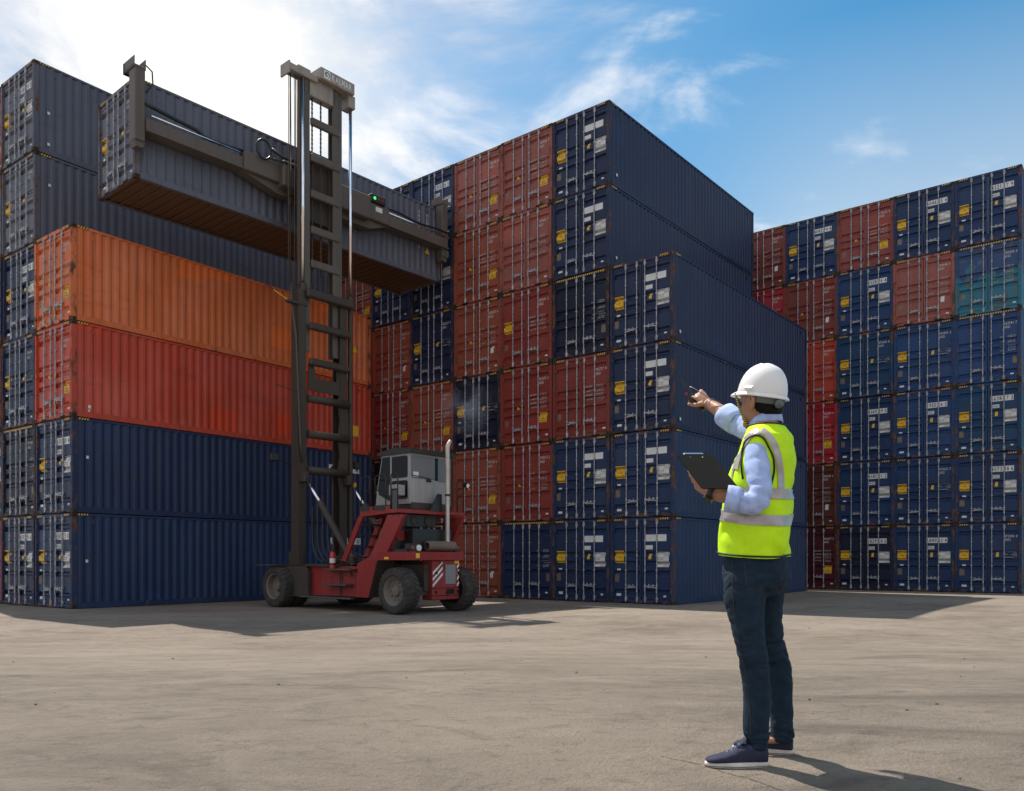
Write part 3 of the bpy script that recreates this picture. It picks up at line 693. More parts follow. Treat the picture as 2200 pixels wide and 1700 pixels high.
# marks on the long sides of the near stack and of the hanging container
def side_marks():
    x = HX-.008
    def plate(par, body, y0, y1, z0, z1, mi, th=None, name='side_plate'):
        b = MB(); b.add([(x+.002, y0, z0), (x+.002, y1, z0), (x+.002, y1, z1), (x+.002, y0, z1)], [(0, 1, 2, 3)], mi)
        if body:
            V, Fs, w = text2d(body, (z1-z0)*.7, .85); k = (y1-y0)*.92/w
            b.add([(x+.0045, y0+(y1-y0)*.04+a*k, z0+(z1-z0)*.15+c) for a, c in V], Fs, 1)
        o = b.build(name, [M['white'], M['ink'], M['yellow'], M['patch']], par); return o
    sr = LEFT[0, 1][1]; plate(sr, '4331 00 4', 9.9, 11.5, 2.1, 2.36, 0); plate(sr, '', 11.2, 11.35, 1.55, 1.72, 2); plate(sr, '', 10.75, 10.9, 1.55, 1.72, 0)
    sr = LEFT[0, 0][1]; plate(sr, '4381 75 0', 10.0, 11.6, 2.1, 2.36, 0)
    sr = LEFT[0, 2][1]; plate(sr, '', 11.05, 11.5, .72, 1.15, 2, name='caution_sign'); plate(sr, '', .50, .58, .30, .40, 0); plate(sr, '', .50, .56, .20, .26, 0)
    sr = LEFT[0, 3][1]; b = MB(); b.add([(x+.002, 11.15, 1.25), (x+.002, 11.45, 1.25), (x+.002, 11.3, 1.55)], [(0, 1, 2)]); b.build('warning_triangle', [M['yellow']], sr)
    for key, z in (((0, 1), 1.66), ((0, 0), 1.4), ((1, 4), 1.9), ((1, 5), 1.3), ((1, 5), .3)): plate(LEFT[key][1], '', .42, .50, z, z+.09, 0)
    for key in ((0, 3), (0, 2), (1, 5), (1, 4)): plate(MID[key][1] if key in MID else MID[1, 5][1], '', .45, .55, .30+.1*key[0], .40+.1*key[0], 0)
    b = MB(); rn = random.Random(5)
    def vtext(y, z, t, h):
        for ch in t:
            if ch == ' ': z -= h*.9; continue
            V, Fs, w = text2d(ch, h, .9); b.add([(x+.003, y+a-w/2, z+c) for a, c in V], Fs); z -= h*1.35
    vtext(11.05, 2.42, '4841720 45', .115)
    b.build('side_lettering', [M['wtext']], lift_side)
    b = MB()
    vtext(11.45, 2.40, '45G1', .115)
    b.build('side_lettering', [M['wtext']], lift_side)
    b = MB(); b.add([(x+.002, 11.35, .95), (x+.002, 11.6, .95), (x+.002, 11.47, 1.2)], [(0, 1, 2)]); b.build('warning_triangle', [M['yellow']], lift_side)
side_marks()

# ------------------------------------------------------------------ lift truck: x to its right, y forward, z up
M['red'] = worn('truck_red_paint', (.25, .020, .018), .62, .5, rust_col=(.03, .02, .016), edge=(.07, .03, .022))
M['dirty'] = worn('dirty_dark_paint', (.055, .043, .036), .75, .7, rust_col=(.02, .016, .014), edge=(.09, .04, .03))
M['mast'] = worn('mast_grime', (.052, .040, .031), .2, .55, rust_col=(.03, .024, .02), edge=(.07, .05, .04))
M['mastin'] = worn('mast_channel_steel', (.10, .085, .07), .2, .45, rust_col=(.05, .035, .025), edge=(.1, .07, .05))
M['spr'] = worn('spreader_paint', (.105, .085, .072), .35, .5, rust_col=(.06, .04, .03))
M['cab'] = worn('cab_grey_paint', (.30, .28, .275), .25, .4, streak=.25)
M['blk'] = simple('black_paint', (.012, .011, .011), .5, var=.2)
M['plastic'] = simple('black_plastic', (.01, .01, .011), .45)
M['tyre'] = simple('dusty_tyre_rubber', (.042, .036, .031), .9, var=.35, vscale=6, bump=.3, bscale=40)
M['rim'] = worn('wheel_rim_paint', (.15, .125, .105), .5, .6)
M['chrome'] = simple('polished_rod', (.78, .78, .8), .12, 1.0)
M['pipe'] = simple('exhaust_steel', (.46, .42, .37), .45, .5, var=.15, vscale=4)
M['muffler'] = worn('muffler_rust', (.16, .12, .09), .5, .6)
M['head'] = worn('mast_head_paint', (.30, .26, .22), .15, .5)
M['tread'] = simple('chequer_plate_steel', (.09, .08, .07), .55, .4, var=.3, vscale=12)
def m_glass(name, col, rough=.06):
    m = simple(name, col, max(rough, .14), 0, .12); return m
M['dglass'] = m_glass('dark_window_glass', (.008, .009, .010))
M['hglass'] = m_glass('grey_reflection_glass', (.16, .155, .165), .2)  # rear panes: a grey reflection painted into the glass colour
M['lamp'] = simple('lamp_lens', (.7, .7, .68), .15)
M['redlens'] = simple('red_lens', (.25, .02, .015), .25)
def emis(name, col, s):
    m, nt, N, L, b = newmat(name); b.inputs['Base Color'].default_value = (*col, 1); b.inputs['Emission Color'].default_value = (*col, 1); b.inputs['Emission Strength'].default_value = s; return m
M['hose'] = simple('hose_rubber', (.06, .045, .032), .5)
M['green'] = emis('green_signal_light', (.05, .8, .12), 1.2)
YM = R(41.0); uM = Vector((math.sin(YM), math.cos(YM), 0)); wM = Vector((-math.cos(YM), math.sin(YM), 0))
def wheel(root, x, y, rad, wid, side, dish):
    b = MB(); h = wid/2
    pr = [(-h*.78, rad*.60), (-h*.98, rad*.68), (-h, rad*.80), (-h*.93, rad*.92), (-h*.74, rad*.965), (h*.74, rad*.965), (h*.93, rad*.92), (h, rad*.80), (h*.98, rad*.68), (h*.78, rad*.60)]
    b.lathe(pr, 'x', (x, y, rad), 48)
    n = 26
    for i in range(n):                                                              # tread lugs
        for s in (-1, 1):
            a = 2*math.pi*(i+(.5 if s > 0 else 0))/n; t = Vector((0, math.cos(a), math.sin(a))); o = Vector((0, -math.sin(a), math.cos(a)))
            c0 = Vector((x, y, rad)); P = []
            for (xx, dr) in ((s*.03, 1.0), (s*h*.86, .985), (s*h*1.01, .90)):
                for dd in (-.034-.01*abs(xx), .034):
                    sh = o*(dd + (.03 if abs(xx) > .05 else -.02))
                    P.append(c0+Vector((xx, 0, 0))+t*(rad*dr)+sh); P.append(c0+Vector((xx, 0, 0))+t*(rad*(dr-.075))+sh)
            q = lambda i, j: i*4+j
            fs = []
            for i_ in range(2):
                a0, a1 = i_*4, (i_+1)*4
                fs += [(a0, a1, a1+2, a0+2), (a0, a0+1, a1+1, a1), (a0+2, a1+2, a1+3, a0+3)]
            fs += [(0, 2, 3, 1), (8, 9, 11, 10)]
            b.add(P, fs)
    w = b.build('wheel', M['tyre'], root, 35)
    r = MB(); fx = x+side*h*.72
    if dish:
        d = side
        r.lathe([(d*h*.9, rad*.62), (d*h*.78, rad*.55), (d*h*.1, rad*.50), (-d*h*.15, rad*.30), (-d*h*.10, .01)], 'x', (x, y, rad), 36)
        r.lathe([(-d*h*.2, rad*.27), (d*h*.25, rad*.25), (d*h*.45, rad*.20), (d*h*.5, .01)], 'x', (x, y, rad), 28)
    else:
        d = side
        r.lathe([(d*h*.9, rad*.63), (d*h*.75, rad*.56), (d*h*.62, rad*.52), (d*h*.40, rad*.44), (d*h*.34, rad*.26), (d*h*.62, rad*.2), (d*h*.66, .01)], 'x', (x, y, rad), 36)
        for i in range(10):
            a = 2*math.pi*i/10; cy, cz = y+rad*.37*math.cos(a), rad+rad*.37*math.sin(a)
            r.cyl((x+d*h*.3, cy, cz), (x+d*h*.5, cy, cz), .028, 8)
    r.build('rim', M['rim'], w, 35)
def build_truck():
    O = Vector((-6.157, 27.192, 0))
    T = empty('container_lift_truck', O, math.atan2(uM.y, uM.x))
    tag(T, 'worn red lift truck with tall dark mast holding up a container', 'lift truck')
    def P(name, mat, fn, parent=T, smooth=False, label=None):
        b = MB(); fn(b); o = b.build(name, mat, parent, smooth)
        if label: o['label'] = label
        return o
    # wheels
    wheel(T, -1.58, .15, .66, .46, -1, True); wheel(T, -1.06, .15, .66, .46, -1, False)
    wheel(T, 1.62, .15, .66, .46, 1, True); wheel(T, 1.10, .15, .66, .46, 1, False)
    wheel(T, -1.46, -5.37, .64, .48, -1, False); wheel(T, .78, -5.37, .64, .48, 1, False)
    # chassis
    def chassis(b):
        b.prism([(-.62, 1.30), (-.75, .42), (-4.05, .42), (-4.30, 1.10), (-4.2, 1.28)], 'x', -1.36, 1.2, 0)
        b.box(-.75, .6, -5.6, -4.0, .62, 1.35, 1); b.box(-1.2, 1.0, -5.55, -5.2, .50, .74, 1)
        b.box(-.7, .7, -.5, .6, .5, 1.25, 1)
        for y in (-2.65, -2.74): b.box(-1.372, -1.36, y-.02, y+.02, .44, 1.12, 1)
        b.box(-1.368, -1.36, -3.95, -3.35, .50, .515, 1); b.box(-1.368, -1.36, -3.95, -3.35, 1.06, 1.07, 1); b.box(-1.368, -1.36, -3.36, -3.345, .5, 1.07, 1)
    P('chassis', [M['red'], M['dirty']], chassis)
    P('fender', [M['dirty'], M['red']], lambda b: (b.prism([(.02, 1.34), (-.34, .36), (-1.27, .34), (-1.27, 1.12), (-1.1, 1.34)], 'x', -1.50, -1.37, 0), b.prism([(.02, 1.34), (-.06, 1.34), (-.42, .36), (-.34, .36)], 'x', -1.512, -1.50, 1),
        b.box(-1.9, -.98, -.1, .98, 1.30, 1.345, 0), b.box(-1.5, -.7, -2.56, .0, 1.29, 1.35, 0)))
    P('fender', [M['dirty'], M['red']], lambda b: (b.prism([(.02, 1.34), (-.34, .36), (-1.27, .34), (-1.27, 1.12), (-1.1, 1.34)], 'x', 1.21, 1.34, 0), b.box(.98, 1.9, -.1, .98, 1.30, 1.345, 0), b.box(.7, 1.4, -2.56, .0, 1.29, 1.35, 0)))
    P('rear_fender', [M['dirty'], M['red']], lambda b: (b.prism([(-3.95, .42), (-4.13, .42), (-4.52, 1.47), (-4.35, 1.47)], 'x', -1.50, -.85, 0), b.prism([(-4.12, .42), (-3.55, .42), (-3.62, 1.1), (-4.0, 1.47), (-4.5, 1.47)], 'x', -1.512, -1.5, 1)))
    for (y0, y1, z, x0) in ((-3.44, -2.21, 1.17, -1.62), (-3.28, -2.16, .73, -1.66), (-3.39, -.90, .34, -1.58)):
        P('foot_step', M['tread'], lambda b: b.box(x0, -1.365, y0, y1, z, z+.055, 0, .01))
    # rear deck slab and counterweight
    P('hood_slab', M['red'], lambda b: b.prism([(-1.50, -4.45), (.70, -4.45), (.74, -5.55), (.60, -5.80), (-1.32, -5.86), (-1.50, -5.70)], 'z', 1.475, 1.705))
    def cw(b):
        b.box(-.56, .50, -5.72, -5.30, .36, 1.475, 0, .02)
        f = -5.724
        for i in range(5):
            z = .72+i*.17
            for (xa, xb) in ((-.545, -.16), (.40, .49)):
                za, zb = z, z+(xb-xa)*.85
                pts = [(xa, za), (xb, zb), (xb, min(1.44, zb+.085)), (xa, min(1.44, za+.085))]
                if zb < 1.40: b.add([(x, f, zz) for x, zz in pts], [(0, 1, 2, 3)], 1)
        b.box(-.06, .34, -5.735, -5.72, .80, 1.35, 2)
        b.box(.0, .30, -5.728, -5.6, .52, .66, 3); b.box(-.57, .51, -5.73, -5.7, .685, .70, 3); b.box(-.57, .51, -5.73, -5.7, .475, .49, 3)
        for x, z in ((-.42, .58), (-.40, 1.12), (.44, .58), (.45, 1.12)): b.cyl((x, -5.729, z), (x, -5.60, z), .045, 12, 3)
    P('counterweight', [M['red'], M['white'], simple('grey_plate', (.20, .19, .19), .5), M['hole']], cw)
    # engine bay under the platform
    def bay(b):
        b.box(-.95, .55, -5.35, -4.3, 1.70, 2.35, 0); b.box(-1.2, .5, -5.0, -4.9, 2.02, 2.30, 1); b.box(-1.35, -1.15, -5.55, -4.5, 1.70, 1.78, 0)
        b.box(-.4, .2, -4.4, -3.9, 1.3, 2.5, 0)
    P('engine_bay', [M['blk'], M['red']], bay)
    def strut(x0, x1):
        def fn(b):
            poly = [(-3.60, 1.10), (-4.0, 1.47), (-4.52, 1.47), (-4.79, 1.60), (-5.22, 2.20), (-5.42, 2.52), (-5.55, 2.72), (-4.88, 2.72), (-4.62, 2.30), (-4.32, 1.82), (-4.12, 1.58), (-3.55, 1.36)]
            b.prism(poly, 'x', x0, x1)
        return fn
    P('platform_strut', M['red'], strut(-1.46, -1.34), label='curved red plate holding up the cab platform'); P('platform_strut', M['red'], strut(.82, .94))
    P('body_panel', M['red'], lambda b: (b.prism([(-3.0, 1.28), (-4.1, 1.28), (-4.4, 2.1), (-3.45, 2.1)], 'x', -.72, -.60), b.box(-.6, .5, -4.1, -3.4, 1.28, 2.1)))
    # ladder
    for x in (-1.46, -.70):
        P('ladder_rail', M['red'], lambda b: b.prism([(-2.86, 1.45), (-3.08, 1.45), (-3.86, 2.72), (-3.66, 2.72)], 'x', x-.03, x+.03))
    for i in range(4):
        y = -3.08-.185*i; z = 1.56+.31*i
        P('ladder_step', M['tread'], lambda b: b.box(-1.43, -.73, y-.10, y+.10, z-.02, z+.02))
    # platform
    def deck(b):
        b.prism([(-3.70, 2.70), (-5.0, 2.775), (-5.34, 2.775), (-5.34, 2.875), (-3.70, 2.875)], 'x', -1.47, 1.14)
        for y0, y1 in ((-4.25, -3.98), (-5.0, -4.72)): b.box(-1.475, -1.43, y0, y1, 2.82, 2.975)
    P('platform', M['red'], deck)
    def rail(pts, r=.017): return lambda b: b.tube(pts, r, 8)
    def hoop(x, ya, yb, zt=3.83, zb=2.88, zm=3.42, ax='y'):
        def fn(b):
            q = (lambda a, z: (x, a, z)) if ax == 'y' else (lambda a, z: (a, x, z)); d = .08 if yb > ya else -.08
            b.tube([q(ya, zb), q(ya, zt-.08), q(ya+d*.3, zt-.02), q(ya+d, zt), q(yb-d, zt), q(yb-d*.3, zt-.02), q(yb, zt-.08), q(yb, zb)], .017, 8)
            b.tube([q(ya, zm), q(yb, zm)], .013, 8)
        return fn
    P('handrail', M['blk'], hoop(-1.45, -3.74, -4.12), smooth=True); P('handrail', M['blk'], hoop(-1.45, -4.35, -4.80), smooth=True)
    P('handrail', M['blk'], hoop(-1.45, -5.02, -5.30, 3.85), smooth=True); P('handrail', M['blk'], hoop(-5.28, .86, 1.12, 3.85, ax='x'), smooth=True)
    P('handrail', M['blk'], rail([(-1.45, -3.74, 2.9), (-1.45, -3.74, 3.7), (-1.4, -3.72, 3.8), (-.7, -3.72, 3.8), (-.7, -3.72, 2.9)]), smooth=True)
    P('toe_board', M['blk'], lambda b: b.box(-1.482, -1.475, -4.82, -4.33, 2.86, 3.0)); P('toe_board', M['blk'], lambda b: b.box(-1.482, -1.475, -4.13, -3.72, 2.86, 3.0))
    P('splash_panel', simple('dark_blue_grey_sheet', (.06, .06, .07), .5), lambda b: b.prism([(-5.02, 2.88), (-5.30, 2.88), (-5.27, 3.42), (-5.03, 3.42)], 'x', -1.43, -1.415))
    # cab
    cx0, cx1, yr = -.84, .76, -5.10
    def cab(b):
        b.prism([(yr, 3.06), (yr, 4.48), (-3.92, 4.48), (-3.70, 3.50), (-3.64, 3.06)], 'x', cx0, cx1, 0)
        b.prism([(yr-.02, 2.90), (yr-.004, 3.10), (-3.66, 3.10), (-3.70, 2.90)], 'x', cx0+.05, cx1-.05, 1)
    cb = P('cab', [M['cab'], M['dirty']], cab)
    P('roof', M['blk'], lambda b: (b.prism([(yr-.10, 4.47), (yr-.12, 4.60), (-4.6, 4.66), (-3.84, 4.57), (-3.80, 4.47)], 'x', cx0-.07, cx1+.07, 0)), cb)
    def pane(pts, axis, at, th=.012):
        return lambda b: b.prism(pts, axis, at, at-th)
    def rr(x0, x1, z0, z1, r=.06):
        o = []
        for (cx, cz, a0) in ((x1-r, z1-r, 0), (x0+r, z1-r, 90), (x0+r, z0+r, 180), (x1-r, z0+r, 270)):
            for k in range(4): a = R(a0+30*k); o.append((cx+r*math.cos(a), cz+r*math.sin(a)))
        return o
    P('window', M['hglass'], pane(rr(-.78, .12, 3.78, 4.42), 'y', yr-.002), cb, label='grey rear window of the cab'); P('window', M['hglass'], pane(rr(.24, .70, 3.74, 4.40), 'y', yr-.002), cb)
    P('window', M['dglass'], pane(rr(.12, .24, 3.76, 4.41, .02), 'y', yr-.001), cb)
    P('window', M['dglass'], pane(rr(-5.02, -4.36, 3.80, 4.41), 'x', cx0-.002), cb); P('window', M['dglass'], pane(rr(-5.02, -4.36, 3.20, 3.72), 'x', cx0-.002), cb)
    P('window', M['dglass'], pane([(-4.27, 3.16), (-3.80, 3.36), (-3.75, 3.52), (-3.95, 4.42), (-4.27, 4.42)], 'x', cx0-.002), cb)
    P('windscreen', M['dglass'], lambda b: b.add([(cx0+.05, -3.912, 4.42), (cx1-.05, -3.912, 4.42), (cx1-.05, -3.698, 3.52), (cx0+.05, -3.698, 3.52)], [(0, 1, 2, 3)]), cb)
    P('wiper', M['plastic'], lambda b: (b.tube([(-.12, yr-.03, 3.80), (-.75, yr-.035, 3.86)], .012, 6), b.box(-.22, -.02, yr-.04, yr, 3.70, 3.80, 0, .02)), cb)
    P('sticker', M['white'], lambda b: b.box(-.72, -.52, yr-.019, yr-.014, 3.82, 3.96), cb)
    P('air_box', M['cab'], lambda b: b.box(-1.2, -.86, -4.95, -4.62, 3.28, 3.58, 0, .02))
    P('fan_unit', [M['plastic'], M['dirty']], lambda b: (b.box(-.95, .15, -5.10, -4.85, 2.42, 2.75, 0), b.lathe([(0, .15), (-.03, .15), (-.03, .12), (-.01, .11), (-.01, .01)], 'y', (-.12, -5.10, 2.585), 20, 1), b.lathe([(0, .13), (-.03, .12), (-.01, .10), (-.01, .01)], 'y', (-.68, -5.10, 2.585), 20, 1)))
    for (x0, x1, z0, z1, y, m_) in ((-1.30, -1.16, 1.53, 1.66, -5.862, M['yellow']), (.30, .48, 1.38, 1.46, -5.726, M['yellow'])):
        P('warning_label', m_, lambda b: b.box(x0, x1, y-.003, y+.002, z0, z1))
    P('warning_label', M['yellow'], lambda b: b.box(-1.506, -1.499, -4.98, -4.80, 1.50, 1.56)); P('warning_label', M['white'], lambda b: b.box(-1.373, -1.366, -3.75, -3.62, 1.10, 1.22))
    for k in range(5):
        P('hydraulic_hose', M['hose'], lambda b: b.tube(smooth_path([(-.75+.16*k, -2.5-.1*k, 1.36), (-.78+.16*k, -1.6, 1.52+.05*k), (-.5+.2*k, -.6, 1.42), (-.45+.2*k, -.05, 1.9), (-.44+.2*k, .02, 3.2+.2*k)], 6), .022, 6), smooth=True)
    # exhaust
    mu = P('muffler', M['muffler'], lambda b: b.lathe([(-.56, .10), (-.54, .145), (.48, .145), (.50, .12), (.50, .01)], 'x', (0, -5.5, 1.87), 24), smooth=40)
    P('exhaust_pipe', M['pipe'], lambda b: b.tube([(.25, -5.5, 1.98), (.25, -5.5, 4.60), (.255, -5.5, 4.72), (.30, -5.5, 4.82), (.36, -5.5, 4.90)], [.062, .062, .062, .060, .045], 16), mu, 40)
    P('clamp', M['blk'], lambda b: b.lathe([(-.03, .075), (.03, .075), (.03, .06), (-.03, .06)], 'z', (.25, -5.5, 3.33), 16), mu)
    P('heat_shield', M['plastic'], lambda b: b.prism([(-.30, 2.86), (.16, 2.86), (.16, 3.36), (.0, 3.36)], 'y', -5.36, -5.33))
    # lamps
    P('work_lamp', [M['blk'], M['lamp']], lambda b: (b.box(-1.30, -.86, -5.60, -5.42, 1.705, 1.93), b.lathe([(0, .09), (-.03, .085), (-.035, .01)], 'y', (-.96, -5.60, 1.81), 16, 1)))
    P('tail_lamp', [M['blk'], M['redlens']], lambda b: (b.box(.44, .62, -5.62, -5.5, 1.705, 1.93), b.lathe([(0, .06), (-.02, .055), (-.025, .01)], 'y', (.53, -5.62, 1.82), 14, 1)))
    P('tail_lamp', M['redlens'], lambda b: b.lathe([(0, .07), (-.025, .06), (-.03, .01)], 'y', (-1.18, -5.60, 1.81), 14))
    P('work_lamp', [M['blk'], M['lamp']], lambda b: (b.cyl((1.10, -5.34, 3.70), (1.10, -5.48, 3.66), .075, 14), b.cyl((1.10, -5.481, 3.66), (1.10, -5.49, 3.658), .062, 14, 1)))
    for sx, x0 in ((-1, -1.02), (1, 1.02)):
        P('work_lamp', [M['blk'], M['lamp']], lambda b: (b.box(x0+sx*.48, x0+sx*.76, .28, .44, 4.60, 4.84, 0, .02), b.tube([(x0, .3, 4.5), (x0+sx*.5, .34, 4.66)], .02, 8), b.box(x0+sx*.50, x0+sx*.74, .44, .45, 4.62, 4.82, 1)))
    # fire extinguisher on the running board
    def ext(b):
        b.lathe([(0, .02), (0, .085), (.40, .085), (.46, .06), (.49, .03), (.52, .03)], 'z', (-1.52, -2.50, 1.235), 18, 0)
        b.lathe([(.16, .0865), (.29, .0865)], 'z', (-1.52, -2.50, 1.235), 18, 1); b.lathe([(.095, .087), (.135, .087)], 'z', (-1.52, -2.50, 1.235), 18, 2)
        b.tube([(-1.52, -2.50, 1.74), (-1.52, -2.44, 1.90), (-1.52, -2.38, 2.02), (-1.52, -2.34, 1.96), (-1.52, -2.36, 1.8)], .02, 8, 2); b.box(-1.55, -1.49, -2.56, -2.44, 1.745, 1.78, 2)
    P('fire_extinguisher', [simple('extinguisher_red', (.42, .02, .02), .35), M['white'], M['plastic']], ext, smooth=40)
    # mast
    def upright(s):
        def fn(b):
            b.box(s*.96, s*.90, .02, .42, .9, 10.15, 0); b.box(s*.90, s*.68, .02, .09, .9, 10.15, 0); b.box(s*.90, s*.66, .36, .42, .9, 10.15, 0)
            b.prism([(s*.96, 6.9), (s*1.02, 6.3), (s*1.02, 4.9), (s*.96, 4.2)], 'y', .02, .06); b.prism([(s*.69, 7.2), (s*.58, 6.67), (s*.67, 6.1), (s*.58, 5.52), (s*.67, 4.95), (s*.58, 4.36), (s*.69, 3.6)], 'y', .03, .07)
            b.box(s*1.0, s*.82, -.05, .5, .85, 1.75, 0)
        return fn
    P('mast_upright', M['mast'], upright(-1), label='near outer mast channel, dark and greasy'); P('mast_upright', M['mast'], upright(1))
    def inner(s):
        return lambda b: (b.box(s*.66, s*.60, .12, .42, 8.2, 17.3, 0), b.box(s*.60, s*.46, .12, .17, 8.2, 17.3, 0), b.box(s*.60, s*.48, .37, .42, 8.2, 17.3, 0), b.box(s*.86, s*.64, .17, .24, 8.2, 17.25, 0))
    P('inner_mast_channel', M['mastin'], inner(-1)); P('inner_mast_channel', M['mastin'], inner(1))
    for z in (4.36, 5.52, 6.67): P('mast_crossbar', M['mast'], lambda b: b.tube([(-.62, -.02, z), (.98, -.02, z)], .13, 14), smooth=True)
    for z in (7.87, 9.02): P('mast_crossbar', M['mast'], lambda b: b.box(-.6, 1.0, -.13, .03, z-.13, z+.11, 0, .05))
    P('mast_crossbar', M['mast'], lambda b: b.box(-.72, 1.14, -.16, .03, 9.90, 10.18, 0, .05), label='broad top crossbar of the outer mast')
    P('mast_plate', M['mast'], lambda b: b.prism([(-.56, 7.80), (-.36, 7.80), (-.26, 7.38), (.55, 7.38), (.55, 7.75), (.9, 7.75), (.9, 6.95), (-.56, 6.95)], 'y', .04, .075))
    for z in (11.1, 12.2, 13.37, 14.55, 15.72): P('mast_crossbar', M['mastin'], lambda b: b.box(-.42, .72, .07, .19, z-.13, z+.13, 0, .03))
    # mast head with lettering
    def head(b):
        b.box(-.20, 1.18, -.12, .46, 17.12, 17.50, 0, .02); b.box(-.58, .66, .12, .42, 16.55, 17.15, 0, .02)
        b.box(-1.28, -.20, .02, .42, 17.0, 17.22, 0, .02); b.box(-1.34, -1.28, -.02, .46, 16.85, 17.24, 0, .01); b.box(-.95, -.45, .05, .35, 17.2, 17.32, 0, .03)
        b.box(1.02, 1.30, .0, .42, 16.72, 17.16, 0, .02)
    hd = P('mast_head', M['head'], head)
    b = MB(); V, Fs, w = text2d('KALMAR', .20, .95, .12); k = .80/w
    b.add([(.24+a*k, -.1235, 17.21+c) for a, c in V], Fs); b.build('lettering', M['white'], hd)
    def emblem(b):
        b.add([(-.08, -.1225, 17.18), (.17, -.1225, 17.18), (.17, -.1225, 17.44), (-.08, -.1225, 17.44)], [(0, 1, 2, 3)], 0)
        pts = []
        for i in range(22):
            a = R(-60+i*17); r = .105-.0035*i; pts.append((.04+r*math.cos(a), 17.31+r*math.sin(a), .010+.0009*i))
        for p0, p1 in zip(pts, pts[1:]):
            d = Vector((p1[1]-p0[1], p0[0]-p1[0])).normalized()
            b.add([(p0[0]-d.x*p0[2], -.1245, p0[1]-d.y*p0[2]), (p0[0]+d.x*p0[2], -.1245, p0[1]+d.y*p0[2]), (p1[0]+d.x*p1[2], -.1245, p1[1]+d.y*p1[2]), (p1[0]-d.x*p1[2], -.1245, p1[1]-d.y*p1[2])], [(0, 1, 2, 3)], 1)
    P('emblem', [M['white'], M['dirty']], emblem, hd)
    # cylinders, chains, hoses
    for x, zt in ((-.74, 17.0), (1.16, 16.75)):
        cy = P('lift_cylinder', M['mast'], lambda b: (b.cyl((x, .1, 1.0), (x, .1, 10.2), .085, 16), b.cyl((x, .1, 10.1), (x, .1, 10.35), .12, 16)), smooth=40)
        P('piston_rod', M['chrome'], lambda b: b.cyl((x, .1, 10.3), (x, .1, zt), .058, 16), cy, True)
    for x in (-.28, .06, .54):
        def chain(b):
            for i in range(90):
                z = 10.5+i*.072; w_ = .028 if i % 2 else .020
                b.box(x-w_, x+w_, .235, .265, z, z+.060)
        P('lift_chain', M['mast'], chain)
    rh = random.Random(4)
    for i in range(9):
        x = -1.24+i*.055; zb = 14.5 if i % 2 else 10.2; dx = rh.uniform(-.03, .03); yy = .12+.2*rh.random()
        P('hydraulic_hose', M['hose'], lambda b: b.tube([(x, yy, 16.98), (x+dx*.5, yy, 15.5), (x+dx, yy, 13), (x+dx*.6, yy, zb)], .013, 6), smooth=True)
    P('hydraulic_hose', M['hose'], lambda b: b.tube([(-1.12, .2, 10.3), (-1.12, .15, 9.6), (-1.02, .06, 8.6), (-.99, .0, 7.0), (-.92, -.03, 5.2), (-.85, -.04, 4.6)], .035, 8), smooth=True)
    P('guide_arm', [M['mast'], M['yellow']], lambda b: (b.box(-1.36, -.62, .0, .16, 9.62, 9.72, 0, .02), b.tube([(-1.3, .05, 9.68), (-1.85, .05, 9.88)], .016, 6, 1), b.tube([(-1.85, .05, 9.88), (-2.15, .05, 10.02)], .014, 6, 0)))
    P('guide_arm', M['mast'], lambda b: b.tube([(-.95, .05, 6.85), (-1.75, .05, 6.95)], .016, 6))
    for x in (-.74, 1.0):                                                            # tilt cylinders
        cy = P('tilt_cylinder', M['mast'], lambda b: (b.cyl((x-.1, -2.55, 1.45), (x-.1, -.95, 3.28), .105, 16), b.cyl((x-.1, -2.62, 1.30), (x-.1, -2.55, 1.5), .13, 12)), smooth=40)
        P('piston_rod', M['chrome'], lambda b: b.cyl((x-.1, -1.0, 3.22), (x-.1, -.18, 4.10), .05, 14), cy, True)
        P('bracket', M['mast'], lambda b: b.box(x-.2, x, -.26, .04, 3.95, 4.3, 0, .03), cy)
    # spreader: runs along x, grips the long side of the hanging container
    r0 = -5.59
    sp = P('spreader', M['spr'], lambda b: (b.box(r0+3.15, r0+9.0, .70, 1.28, 13.62, 14.22, 0, .03), b.box(r0+4.4, r0+8.0, .50, .95, 13.5, 14.32, 0, .04), b.prism([(r0+3.15, 13.62), (r0+9.0, 13.62), (r0+8.2, 13.32), (r0+4.4, 13.32)], 'y', .85, 1.2)), label='telescopic lifting beam clamped along the side of the container')
    for a0, a1 in ((.12, 3.2), (8.95, 12.1)):
        P('beam', M['spr'], lambda b: (b.box(r0+a0, r0+a1, .82, 1.22, 13.67, 14.05, 0, .02), b.box(r0+a0, r0+a1, .78, 1.26, 13.66, 13.72, 0)), sp)
        P('slide_rod', M['chrome'], lambda b: b.cyl((r0+a0+.15, .86, 14.16), (r0+a1-.1, .86, 14.16), .026, 10), sp, True)
        P('hose', M['plastic'], lambda b: b.tube([(r0+lerp(a0, a1, t), .9, 14.46-.2*t-.16*math.sin(t*3.1)*(1 if t > .5 else .3)) for t in [k/12 for k in range(13)]] if a0 < 1 else [(r0+lerp(a0, a1, t), .9, 14.30+.04*math.sin(t*9)) for t in [k/12 for k in range(13)]], .055 if a0 < 1 else .04, 8), sp, True)
